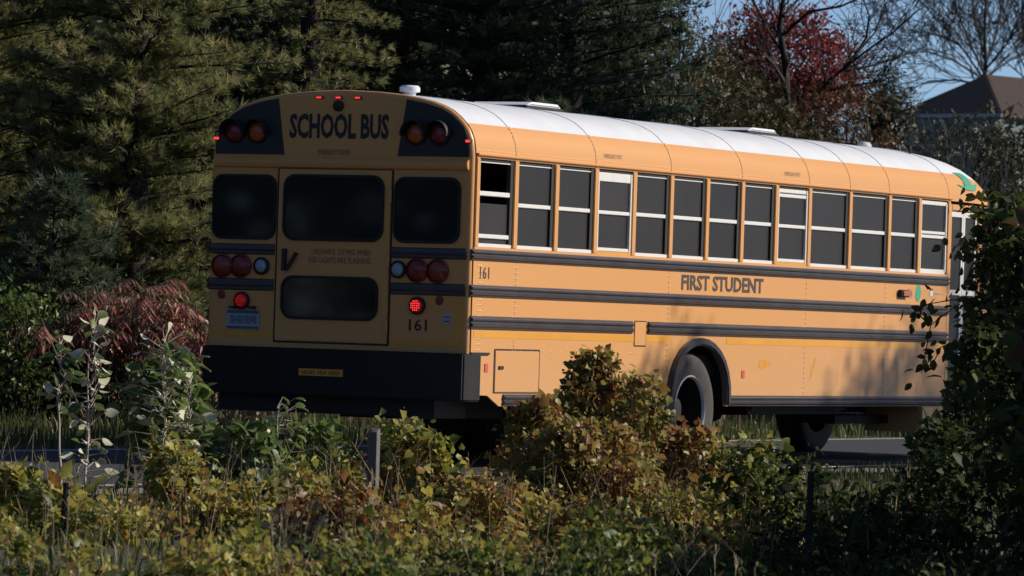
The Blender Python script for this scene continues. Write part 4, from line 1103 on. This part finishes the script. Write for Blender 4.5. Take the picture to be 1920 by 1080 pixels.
# ================================================================== far verge plants
def grass(name, area, n_, h, mat, seed, lean=0.35, w=0.006, tm=0.45, zf=None, kind="stuff", keep=None):
    q = np.random.default_rng(seed)
    x = q.uniform(area[0], area[1], n_); y = q.uniform(area[2], area[3], n_)
    if keep is not None:
        k = keep(x, y, q); x, y = x[k], y[k]
    n_ = len(x)
    z = np.array([zf(a, b) for a, b in zip(x, y)]) if zf else np.zeros(n_)
    hh = h * q.uniform(0.4, 1.25, n_)
    az = q.uniform(0, 2 * np.pi, n_); l = np.abs(q.normal(0, lean, n_)) * hh
    dx, dy = np.cos(az) * l, np.sin(az) * l
    s = np.stack([-np.sin(az), np.cos(az), np.zeros(n_)], 1) * (w * q.uniform(0.7, 1.5, n_))[:, None]
    b = np.stack([x, y, z], 1); m_ = b + np.stack([dx * 0.35, dy * 0.35, hh * 0.6], 1); t_ = b + np.stack([dx, dy, hh], 1)
    V = np.stack([b - s, b + s, m_ + s * 0.7, m_ - s * 0.7, t_], 1).reshape(-1, 3)
    i = (np.arange(n_) * 5)[:, None, None]
    f = (i + np.array([(0, 1, 2), (0, 2, 3), (3, 2, 4)])[None]).reshape(-1)
    tint = np.repeat(np.clip(q.normal(tm, 0.25, n_), 0, 1), 3)
    o = link_mesh(name, np_mesh(name, V, f, 3, tint), mat)
    o["kind"] = kind
    return o
farz = lambda x, y: -0.02 + 0.10 * min(1, max(0, (y - 5) / 6))
grass("far_verge_grass", (-6, 36, 4.85, 9.5), 24000, 0.20, F["grass"], 21, tm=0.35, zf=farz)
grass("tall_dry_weeds", (9.5, 40, 6.3, 10.5), 8000, 0.7, F["dry"], 22, lean=0.25, w=0.009, tm=0.45, zf=farz)
def sumac(x, d, yt, label, seed, nst=9, wid=0.5):
    q = random.Random(seed); o = base(x, d); o.z = farz(o.x, o.y)
    t = thing("sumac_shrub", o, label, "shrub", "red sumac shrubs beyond the road")
    S, P, A, N, T = [], [], [], [], []
    H = at(x, yt, d).z - o.z
    for i in range(nst):
        b = np.array(o) + np.array([q.gauss(0, wid * .4), q.gauss(0, wid * .4), 0])
        tp = b + np.array([q.gauss(0, wid * .5), q.gauss(0, wid * .5), H * q.uniform(0.7, 1.0)])
        S.append((*b, *tp, 0.014, 0.007))
        for j in range(q.randint(5, 8)):
            f = q.uniform(0.72, 1.0); p = b + (tp - b) * f
            az = q.uniform(0, 6.28); L = q.uniform(0.25, 0.45)
            dv = np.array([math.cos(az), math.sin(az), q.uniform(0.3, 1.2)])
            prev = p; tn = q.uniform(0.05, 0.95)
            for s_ in range(6):
                dv = dv + np.array([0, 0, -0.26]); cur = prev + dv / np.linalg.norm(dv) * L / 6
                S.append((*prev, *cur, 0.004, 0.003))
                sd = np.cross(dv, [0, 0, 1.0]); sd /= np.linalg.norm(sd) + 1e-6
                for sg in (-1, 1):
                    P.append(cur); A.append(sd * sg + np.array([0, 0, -0.9]) + dv * 0.3); N.append(np.array([q.gauss(0, .4), q.gauss(0, .4), 1.0])); T.append(min(1, max(0, tn + q.gauss(0, .12))))
                prev = cur
    tube_mesh("stems", S, M["bark"], t, kind="stuff", n=3)
    leaf_mesh("crown", np.array(P), np.array(A), np.array(N), np.random.default_rng(seed).uniform(0.09, 0.15, len(P)), 'lance', np.array(T), F["sumac"], t, "stuff")
for i, (x, d, yt, lab) in enumerate(((128, 49.6, 560, "red sumac shrub beside the short blue-green pine"), (175, 49.4, 545, "red sumac shrub standing above the tall pale-leaved sapling"), (235, 49.8, 528, "red sumac shrub between the two foreground saplings"), (295, 49.5, 522, "tallest red sumac shrub, under the lowest pine branches"), (350, 49.9, 540, "red sumac shrub beside the rear corner of the bus"), (388, 49.4, 590, "ragged brown and red sumac shrub half behind the bus bumper"))):
    sumac(x, d, yt, lab, 90 + i, nst=11, wid=0.75)
leafy("green_shrub", 45, 49, (0.45, 0.42, 0.70), 0.75, "leafy green shrub at the left edge beyond the road", F["leafy"], 101, nclump=85, per=16, size=0.075, csize=0.10)
leafy("green_shrub", -5, 49.5, (0.45, 0.35, 0.85), 0.8, "taller green shrub cut by the left edge beyond the road", F["leafy"], 102, nclump=85, per=16, size=0.075, csize=0.10)
leafy("brown_shrub", 250, 50.6, (0.9, 0.4, 0.55), 0.5, "dark brown thicket under the red sumac", F["brown"], 103, nclump=100, per=18, size=0.08, csize=0.12)
leafy("brown_shrub", 420, 49.5, (0.7, 0.4, 0.5), 0.45, "brown thicket below the rear bumper", F["brown"], 104, nclump=70, per=16, size=0.08, csize=0.12)
leafy("green_shrub", 120, 51, (0.9, 0.5, 0.9), 0.8, "dull green shrub between the short pine and the sumac", F["leafy"], 105, nclump=90, per=18, size=0.08, csize=0.14)
def stalks(x, d, n_, H, label, seed, wid, lean=0.1, mat="straw"):
    q = random.Random(seed); o = base(x, d)
    t = thing("dry_weed_stalks", o, label, "weeds")
    S = []
    for i in range(n_):
        b = np.array(o) + np.array([q.gauss(0, wid), q.gauss(0, wid * .6), 0]); h = H * q.uniform(0.55, 1.1)
        p = b + np.array([q.gauss(0, lean) * h, q.gauss(0, lean) * h, h])
        S.append((*b, *p, 0.006, 0.003))
        for k in range(3):
            f = q.uniform(.6, 1); c = b + (p - b) * f
            S.append((*c, *(c + np.array([q.gauss(0, .05), q.gauss(0, .05), q.uniform(.02, .1)])), 0.004, 0.002))
    tube_mesh("stalks", S, M[mat], t, kind="stuff", n=3)
stalks(410, 46.5, 34, 0.75, "dense pale dry stalks below the left end of the bumper", 111, 0.22)
stalks(500, 46, 22, 0.65, "thin pale dry stalks below the middle of the bumper", 112, 0.25)
stalks(1560, 66, 60, 0.8, "dry stalks seen under the bus behind the far front wheel", 114, 0.8)

# ================================================================== near verge and foreground
nearz = ground_z
grass("near_verge_grass", (-19, 8, -11, -1.0), 26000, 0.11, F["grass"], 23, tm=0.3, zf=nearz)
# the tangle of vines and low plants: a mass of leaves nobody could count
MOUNDS = [  # x, y of its top, distance, half width in pixels, palette mean (darker tints at bottom centre stand in for shade)
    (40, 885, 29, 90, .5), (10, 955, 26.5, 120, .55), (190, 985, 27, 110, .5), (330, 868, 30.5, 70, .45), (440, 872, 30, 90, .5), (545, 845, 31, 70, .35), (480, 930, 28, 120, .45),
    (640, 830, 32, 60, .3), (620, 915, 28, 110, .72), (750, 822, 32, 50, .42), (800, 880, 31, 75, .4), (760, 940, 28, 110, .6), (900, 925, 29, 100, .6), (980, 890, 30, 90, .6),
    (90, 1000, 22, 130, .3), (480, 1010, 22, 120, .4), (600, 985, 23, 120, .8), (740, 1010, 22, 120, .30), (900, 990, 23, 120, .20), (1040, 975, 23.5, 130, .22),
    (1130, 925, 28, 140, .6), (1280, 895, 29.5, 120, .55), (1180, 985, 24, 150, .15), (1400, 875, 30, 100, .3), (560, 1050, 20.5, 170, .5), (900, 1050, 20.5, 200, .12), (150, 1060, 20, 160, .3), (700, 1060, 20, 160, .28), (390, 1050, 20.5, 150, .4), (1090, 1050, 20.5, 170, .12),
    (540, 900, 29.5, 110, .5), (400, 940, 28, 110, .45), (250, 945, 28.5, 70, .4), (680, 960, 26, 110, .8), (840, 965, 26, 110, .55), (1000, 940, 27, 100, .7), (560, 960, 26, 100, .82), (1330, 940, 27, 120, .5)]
def undergrowth(name, mounds, mat, seed, dens, size, part=None, shape='lobed'):
    q = np.random.default_rng(seed); Ps, Us, Ts, Ds = [], [], [], []
    S = []
    for (x, yt, d, hw, tm) in mounds:
        p = at(x, yt, d); g = ground_z(p.x, p.y)
        h = max(0.14, p.z - g) * q.choice([0.75, 1.0, 1.15, 1.5]); r = hw / FPX * d * q.uniform(0.75, 1.05)
        n_ = int(dens * (r * r * 2 + r * h * 3) * 100)
        C, U = blob_points(n_, (p.x, p.y, g + h * 0.35), (r, r * 1.1, h * 0.68), q)
        C += q.normal(0, 0.03, C.shape)
        # leaves hang together on sprigs, with hollows between the sprigs
        ns = max(6, n_ // 14)
        sp = C[q.integers(n_, size=ns)]; own = q.integers(ns, size=n_)
        C = C * 0.25 + (sp[own] + q.normal(0, 0.05, C.shape)) * 0.75
        lift = q.random(ns) < 0.16
        C[:, 2] += (lift * q.uniform(0, 0.16, ns))[own] * q.uniform(0.2, 1, n_)
        st = q.normal(0, 0.13, ns)[own]
        hol = np.sin(C[:, 0] * 5.0 + 1.3 * np.sin(C[:, 1] * 4)) * np.sin(C[:, 1] * 6.0 + seed) + 0.5 * np.sin(C[:, 0] * 15 + C[:, 2] * 16) * np.cos(C[:, 1] * 13)
        k = (C[:, 2] > g) & (hol + q.normal(0, 0.10, n_) > -0.20)
        Ps.append(C[k]); Us.append(U[k]); Ds.append(np.full(k.sum(), (d / 28.0) ** 1.0))
        cell = np.sin(C[k, 0] * 2.1 + seed) * np.cos(C[k, 1] * 1.7) + 0.5 * np.sin(C[k, 2] * 9 + C[k, 0] * 7)
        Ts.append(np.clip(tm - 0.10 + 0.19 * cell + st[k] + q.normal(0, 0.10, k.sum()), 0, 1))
        for j in range(int(8 + 10 * r)):
            c = C[q.integers(n_)]; b = np.array([c[0] + q.normal(0, .1), c[1] + q.normal(0, .1), g])
            S.append((*b, *c, 0.004, 0.002))
    P = np.concatenate(Ps); U = np.concatenate(Us); T = np.concatenate(Ts); n_ = len(P)
    A = q.normal(0, 0.9, (n_, 3)) + U * 0.5 + np.array([0, 0, -0.35]); N = q.normal(0, 1.0, (n_, 3)) + np.array(sdir) * 0.75 + np.array([0, -0.2, 0.25]) + U * 0.3
    sz = np.clip(size * q.gamma(3.2, 1 / 3.2, n_), size * 0.35, size * 2.2) * np.concatenate(Ds)
    kind_ = q.random(n_); VV, FF, TT, off = [], [], [], 0
    for sh_, lo, hi, mul in ((shape, 0, 0.50, 1.0), ('broad', 0.50, 0.72, 1.1), ('oval', 0.72, 0.90, 0.9), ('lance', 0.90, 1.0, 1.8)):
        k = (kind_ >= lo) & (kind_ < hi)
        V, fl, nf = leaf_geo(P[k], A[k], N[k], sz[k] * mul, sh_)
        VV.append(V); FF.append(fl + off); off += len(V)
        TT.append(np.repeat(np.clip(T[k] + (0.35 if sh_ == 'lance' else 0), 0, 1), nf))
    link_mesh(name, np_mesh(name, np.concatenate(VV), np.concatenate(FF), 3, np.concatenate(TT)), mat, None, "stuff")
    tube_mesh(name + "_stems", S, M["straw"], None, kind="stuff", n=3)
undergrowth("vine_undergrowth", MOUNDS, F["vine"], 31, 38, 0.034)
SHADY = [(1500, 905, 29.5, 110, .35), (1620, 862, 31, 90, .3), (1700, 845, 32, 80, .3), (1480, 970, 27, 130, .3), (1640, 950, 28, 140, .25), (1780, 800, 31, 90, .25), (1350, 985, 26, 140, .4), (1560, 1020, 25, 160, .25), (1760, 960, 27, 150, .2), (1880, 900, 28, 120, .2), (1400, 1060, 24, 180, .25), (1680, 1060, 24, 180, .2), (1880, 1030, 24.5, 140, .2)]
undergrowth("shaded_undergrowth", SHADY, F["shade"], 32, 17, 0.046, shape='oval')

def vine_bush(x, yt, d, hw, label, mat, seed, n_, size, tm, name="vine_bush", shape='lobed', cone=0.5, big=26):
    """a bush overgrown with vines; the largest leaves are parts of their own"""
    q = np.random.default_rng(seed); p = at(x, yt, d); g = ground_z(p.x, p.y); h = p.z - g; r = hw / FPX * d
    t = thing(name, (p.x, p.y, g), label, "bush")
    zf = q.random(n_) ** 0.8
    rr = r * (1 - zf) ** cone * (q.uniform(0.25, 1, n_) ** 0.5) + 0.05
    az = q.uniform(0, 6.283, n_)
    lump = 1 + 0.22 * np.sin(az * 3 + zf * 7 + seed) + 0.15 * np.sin(az * 5 - zf * 11)
    C = np.stack([p.x + rr * lump * np.cos(az), p.y + rr * lump * np.sin(az), g + zf * h * (1 - 0.06 * np.abs(q.normal(0, 1, n_)))], 1) + q.normal(0, 0.025, (n_, 3))
    C[:, 2] = np.maximum(C[:, 2], g + 0.01)
    U = np.stack([np.cos(az), np.sin(az), zf], 1)
    A = q.normal(0, 0.9, (n_, 3)) + U * 0.5 + np.array([0, 0, -0.4]); N = q.normal(0, 0.9, (n_, 3)) + np.array(sdir) * 0.75 + np.array([0, -0.2, 0.25]) + U * 0.4
    cell = np.sin(C[:, 0] * 6.1 + seed) * np.cos(C[:, 1] * 5.3) * np.sin(C[:, 2] * 7 + C[:, 0] * 3)
    T = np.clip(tm + 0.25 * cell + q.normal(0, 0.17, n_), 0, 1)
    leaf_mesh("foliage", C, A, N, np.clip(size * q.gamma(6, 1 / 6, n_), size * 0.4, size * 2), shape, T, mat, t, "stuff")
    S = []
    for j in range(int(n_ / 18)):
        c = C[q.integers(n_)]; b = np.array([p.x + q.normal(0, r * .3), p.y + q.normal(0, r * .3), g])
        mid = b * 0.35 + c * 0.65 + q.normal(0, 0.04, 3)
        S += [(*b, *mid, 0.006, 0.004), (*mid, *c, 0.004, 0.0015)]
    tube_mesh("stems", S, M["bark"], t, kind="stuff", n=3)
    k = q.permutation(n_)[:big]
    parts = {}
    for i in k:
        dirv = Vector(A[i]).normalized(); nv = Vector(N[i]); b = nv.cross(dirv).normalized(); nv = dirv.cross(b)
        ti = round(float(T[i]) * 4) / 4
        if ti not in parts:
            V_, f_, nf = leaf_geo(np.zeros((1, 3)), np.array([[1., 0, 0]]), np.array([[0, 0, 1.]]), np.array([size * 1.25]), shape)
            me = np_mesh("leaf", V_, f_, 3, np.full(nf, ti)); me.materials.append(mat); parts[ti] = me
        o = bpy.data.objects.new("leaf", parts[ti]); COL.objects.link(o); o.parent = t
        mm = Matrix((dirv, b, nv)).transposed().to_4x4(); mm.translation = Vector(C[i] + U[i] * 0.05) - t.location
        o.matrix_local = mm
    return t
vine_bush(1115, 655, 33, 150, "tall vine-covered bush peaking in front of the bus beside its rear wheel", F["brownvine"], 201, 4200, 0.037, 0.33, cone=0.85, big=60)
vine_bush(1205, 700, 32.6, 80, "narrow yellow-green vine bush just left of the rear wheel", F["brownvine"], 202, 1100, 0.044, 0.25, cone=0.6)
vine_bush(1010, 745, 32, 95, "brownish vine bush under the luggage hatch", F["brownvine"], 203, 1500, 0.044, 0.35, cone=0.6)
vine_bush(1300, 800, 32, 75, "orange-brown vine bush hiding the foot of the rear wheel", F["brownvine"], 204, 1000, 0.044, 0.45, cone=0.5)
vine_bush(1100, 790, 31, 190, "broad low vine bush at the foot of the tall bush", F["brownvine"], 205, 4600, 0.039, 0.40, cone=0.45)
vine_bush(768, 800, 31.6, 48, "bright yellow-green vine right of the wooden post", F["vine"], 206, 800, 0.045, 0.33, cone=0.6)
vine_bush(815, 820, 31, 40, "yellow leafed vine sprig under the bus tail", F["vine"], 207, 420, 0.05, 0.42, cone=0.8)
vine_bush(595, 790, 33, 75, "leafy green bush left of the wooden post", F["leafy"], 208, 800, 0.065, 0.55, shape='oval', cone=0.6)
vine_bush(25, 875, 28, 60, "yellowing vine clump at the left edge of the verge", F["vine"], 209, 600, 0.05, 0.40, cone=0.5)
vine_bush(322, 660, 32.6, 62, "broad-leaved green bush wrapped round the bushy sapling", F["leafy"], 216, 420, 0.085, 0.45, name="leafy_bush", shape='broad', cone=0.35, big=90)
vine_bush(475, 790, 32.4, 70, "green leafy bush under the middle of the bumper", F["leafy"], 217, 480, 0.065, 0.5, name="leafy_bush", shape='broad', cone=0.5, big=30)
vine_bush(100, 900, 27.5, 70, "yellow-green broad leaves round the studded steel post", F["vine"], 218, 420, 0.06, 0.30, shape='broad', cone=0.5, big=40)
# dark shrub at the right edge
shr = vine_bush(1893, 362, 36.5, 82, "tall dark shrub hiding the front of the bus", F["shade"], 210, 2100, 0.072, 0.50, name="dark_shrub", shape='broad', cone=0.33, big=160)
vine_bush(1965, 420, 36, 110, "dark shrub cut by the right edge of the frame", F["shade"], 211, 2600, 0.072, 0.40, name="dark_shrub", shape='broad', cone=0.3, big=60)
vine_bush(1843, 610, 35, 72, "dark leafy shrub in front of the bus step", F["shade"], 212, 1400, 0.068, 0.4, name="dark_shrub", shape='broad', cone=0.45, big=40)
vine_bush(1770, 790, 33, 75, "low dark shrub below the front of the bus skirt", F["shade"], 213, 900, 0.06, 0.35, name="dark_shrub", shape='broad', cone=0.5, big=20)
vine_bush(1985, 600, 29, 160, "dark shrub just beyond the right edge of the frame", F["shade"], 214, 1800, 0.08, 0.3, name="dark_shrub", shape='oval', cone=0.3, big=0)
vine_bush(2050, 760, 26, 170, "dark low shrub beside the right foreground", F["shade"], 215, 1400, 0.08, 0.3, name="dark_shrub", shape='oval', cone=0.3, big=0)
# sprigs reaching out of the tall shrub over the side of the bus
q = np.random.default_rng(501); S, P, A, N, T = [], [], [], [], []
for pts in (((1880, 640), (1800, 560), (1740, 570), (1705, 590)), ((1870, 600), (1790, 575), (1745, 610), (1728, 700)), ((1890, 500), (1848, 400), (1815, 380), (1795, 398)), ((1880, 620), (1830, 470), (1800, 455), (1785, 470)), ((1870, 680), (1800, 640), (1765, 650), (1745, 690))):
    w_ = [np.array(at(x, y, 36.2)) for x, y in pts]
    for a_, b_ in zip(w_, w_[1:]):
        S.append((*a_, *b_, 0.005, 0.004))
        for k in range(9):
            p_ = a_ + (b_ - a_) * q.random() + q.normal(0, 0.05, 3)
            P.append(p_); A.append(q.normal(0, .7, 3) + np.array([-.3, .2, -.7])); N.append(q.normal(0, .8, 3) + np.array([0, -.4, .5])); T.append(q.uniform(.3, 1.0))
tube_mesh("sprig_stems", S, M["bark"], shr, kind="stuff", n=3)
leaf_mesh("sprig_leaves", np.array(P), np.array(A), np.array(N), q.uniform(0.06, 0.10, len(P)), 'broad', np.array(T), F["shade"], shr, "stuff")

# saplings whose leaves are pale beneath
leaf_top = foliage("sapling_leaf_upper", [(0.05, 0.09, 0.022), (0.10, 0.16, 0.04), (0.18, 0.24, 0.055)], 0.4, rough=0.45, spec=0.35)
leaf_under = foliage("sapling_leaf_underside", [(0.55, 0.54, 0.40), (0.66, 0.64, 0.50)], 0.2, rough=0.7, spec=0.2)
LEAF = {}
def two_sided_leaf(sz, tn):
    key = (round(sz, 2), tn)
    if key not in LEAF:
        T_, f_ = TPL['broad']
        V_ = np.concatenate([T_ * sz, T_ * sz - np.array([0, 0, 0.004])])
        fl_ = [i for q_ in f_ for i in q_] + [i + 10 for q_ in f_ for i in q_[::-1]]
        me = np_mesh("leaf", V_, fl_, 3, np.full(20, tn)); me.materials.append(leaf_top); me.materials.append(leaf_under)
        me.polygons.foreach_set("material_index", [0] * 10 + [1] * 10)
        LEAF[key] = me
    return LEAF[key]
def sapling(x, yt, yb, d, label, seed, n_, wid, flip, sizes=(0.08, 0.10, 0.13), tn=(0, .5, 1), low=0.15, lean=0.0):
    q = random.Random(seed); b = at(x, yb, d); b.z = ground_z(b.x, b.y); tp = at(x + lean, yt, d)
    t = thing("poplar_sapling", b, label, "sapling")
    ax = tp - b; S = []; prev = Vector(b)
    for i in range(1, 7):
        c = b + ax * (i / 6) + Vector((q.gauss(0, .012), q.gauss(0, .012), 0)); S.append((*prev, *c, 0.011 * (1.15 - i / 7), 0.011 * (1.0 - i / 7))); prev = c
    for i in range(n_):
        f = low + (1 - low) * (i + q.random()) / n_; p = b + ax * f
        az = q.uniform(0, 6.283); rr = wid * q.uniform(0.2, 1.0) * (1 - 0.5 * f)
        e = p + Vector((math.cos(az) * rr, math.sin(az) * rr, q.uniform(-0.02, 0.10)))
        S.append((*p, *e, 0.004, 0.002))
        dirv = Vector((math.cos(az), math.sin(az), q.uniform(-0.9, 0.5))).normalized()
        nv = Vector((q.gauss(0, .5), q.gauss(0, .5), 0.7)) + sdir * 0.8
        if q.random() < flip:                                   # blown over: the pale underside turned to the sun
            nv = -(sdir * 0.8 + Vector((-0.5, -0.4, 0.1)) + Vector((q.gauss(0, .4), q.gauss(0, .4), q.gauss(0, .4))))
        bb = nv.cross(dirv).normalized(); nv = dirv.cross(bb)
        o = bpy.data.objects.new("leaf", two_sided_leaf(q.choice(sizes), q.choice(tn))); COL.objects.link(o); o.parent = t
        mm = Matrix((dirv, bb, nv)).transposed().to_4x4(); mm.translation = e - t.location; o.matrix_local = mm
    tube_mesh("stem", S, M["palebark"], t, n=5)
sapling(163, 600, 930, 31, "tall thin sapling with pale curled leaves at its middle", 301, 70, 0.13, 0.50, sizes=(0.06, 0.08, 0.10), lean=14)
sapling(112, 640, 930, 31.6, "dark leaved sapling left of the tall thin one", 302, 34, 0.12, 0.08, low=0.55, tn=(0, 0, .5))
sapling(312, 640, 890, 32, "bushy sapling with white-backed leaves on top", 303, 120, 0.28, 0.16, sizes=(0.07, 0.09, 0.12), lean=-4)
sapling(355, 690, 890, 32.4, "green sapling touching the rear bumper corner in the view", 304, 80, 0.24, 0.10, sizes=(0.07, 0.09, 0.11))
sapling(520, 760, 890, 32.5, "short green sapling below the bumper's left half", 305, 38, 0.26, 0.18, sizes=(0.08, 0.10))

# posts of an old fence
p = base(702, 30.3); p.z = ground_z(p.x, p.y)
wp = thing("wooden_post", p, "short weathered wooden post standing among the vines", "fence post")
zt_ = at(702, 806, 30.3).z
mb = MB(); ca, sa = math.cos(0.15), math.sin(0.15)
def rot(v, w_): return (p.x + v * ca - w_ * sa, p.y + v * sa + w_ * ca)
ring = rrect(-0.034, 0.034, -0.034, 0.034, 0.012, 2)
mb.loft([[(*rot(a * s_, b * s_), z + (0.012 * a / 0.034 if k > 2 else 0)) for a, b in ring] for k, (z, s_) in enumerate(((p.z - 0.1, 1.0), (p.z + 0.2, 0.97), (zt_ - 0.04, 0.95), (zt_ - 0.006, 0.93), (zt_, 0.80)))])
mb.build("post", M["wood"], wp, smooth=True)
def steel_post(x, yt, yb, d, tilt, label, notches):
    b = at(x, yb, d); b.z = ground_z(b.x, b.y) - 0.05; tp = at(x + tilt, yt, d)
    t = thing("steel_fence_post", b, label, "fence post")
    ax = (tp - b); s = Vector(cR) * 0.018; dd = Vector(fw) * 0.018
    mb = MB()
    mb.loft([[c - s - dd * 0.2, c + s - dd * 0.2, c + s + dd * 0.2, c - s + dd * 0.2] for c in (b, tp)])
    mb.loft([[c - s * 0.2 - dd * 1.4, c + s * 0.2 - dd * 1.4, c + s * 0.2 - dd * 0.21, c - s * 0.2 - dd * 0.21] for c in (b, tp)])
    mb.build("post", M["rusty"], t)
    if notches:
        for k in range(6):
            c = b + ax * (0.97 - 0.10 * k)
            mb = MB(); e = ax.normalized() * 0.012
            mb.loft([[c + s * 0.45 - dd * 0.9 + j, c + s * 1.0 - dd * 0.9 + j, c + s * 1.0 - dd * 0.25 + j, c + s * 0.45 - dd * 0.25 + j] for j in (-e, e)])
            mb.build("stud", M["notch"], t)
steel_post(117, 905, 975, 27, 8, "studded rusty steel post leaning by the left sapling", True)
steel_post(1515, 884, 985, 26.3, 6, "plain dark steel post on the shaded grass", False)

# dead stems and twigs standing in the tangle
q = np.random.default_rng(77); S = []
for k in range(430):
    x, d = q.uniform(280, 1450) if k % 6 else q.uniform(-40, 280), q.uniform(19.5, 32); p = base(x, d)
    h = q.uniform(0.25, 0.60) * (0.75 if d < 24 else 1); a = q.uniform(0, 6.28); l = abs(q.normal(0, 0.35)) * h
    b = np.array(p); c = b + np.array([math.cos(a) * l * .4, math.sin(a) * l * .4, h * .6]); e = b + np.array([math.cos(a) * l, math.sin(a) * l, h])
    r_ = q.uniform(0.0014, 0.0030)
    S += [(*b, *c, r_, r_ * .8), (*c, *e, r_ * .8, r_ * .4)]
    for j in range(q.integers(0, 4)):
        m_ = c + (e - c) * q.random(); S.append((*m_, *(m_ + q.normal(0, 0.05, 3) + np.array([0, 0, .04])), r_ * .6, r_ * .3))
S = np.array(S); half = q.random(len(S)) < 0.5
tube_mesh("dead_stems", S[half], M["straw"], None, "stuff", n=3)
tube_mesh("brown_twigs", S[~half], M["bark"], None, "stuff", n=3)

# dry grass heads in front
def grass_stalk(x, yt, d, label, seed, lean):
    q = random.Random(seed); tp = at(x, yt, d); b = at(x + lean, 1130, d); b.z = ground_z(b.x, b.y)
    t = thing("dry_grass_stalk", b, label, "grass stalk", "pale dry grass stalks along the bottom edge")
    S = []; prev = Vector(b)
    for i in range(1, 6):
        c = b + (tp - b) * (i / 5) + Vector((0, 0, 0.03 * math.sin(i / 5 * 3.14))); S.append((*prev, *c, 0.003, 0.0022)); prev = c
    for k in range(9):
        f = 1 - 0.025 * k; c = b + (tp - b) * f
        S.append((*c, *(c + (tp - b).normalized() * 0.03 + Vector((q.gauss(0, .015), q.gauss(0, .015), .012))), 0.0035, 0.0015))
    tube_mesh("stalk", S, M["straw"], t, n=4)
for i, (x, yt, d, ln, lab) in enumerate(((645, 1000, 24, 40, "bent dry grass stalk left of the taller pair at the bottom"), (700, 985, 24, 40, "tallest dry grass stalk below the wooden post"), (725, 1040, 23.5, 30, "short dry grass stalk below the wooden post"), (1085, 1005, 24, 25, "leaning dry grass stalk under the tall vine bush"), (1228, 1035, 23.5, 0, "upright dry grass stalk at the bottom edge in the shade"), (1340, 1038, 23.5, 0, "dry grass stalk with a straight seed head in the shade"), (1380, 1052, 23.5, -4, "nodding dry grass stalk in the shade, last to the right"), (585, 745, 33, 25, "single dry stem rising across the bus bumper"), (960, 770, 32, 20, "thin dry stem before the dark underside of the bus"))):
    grass_stalk(x, yt, d, lab, 400 + i, ln) if yt > 900 else None
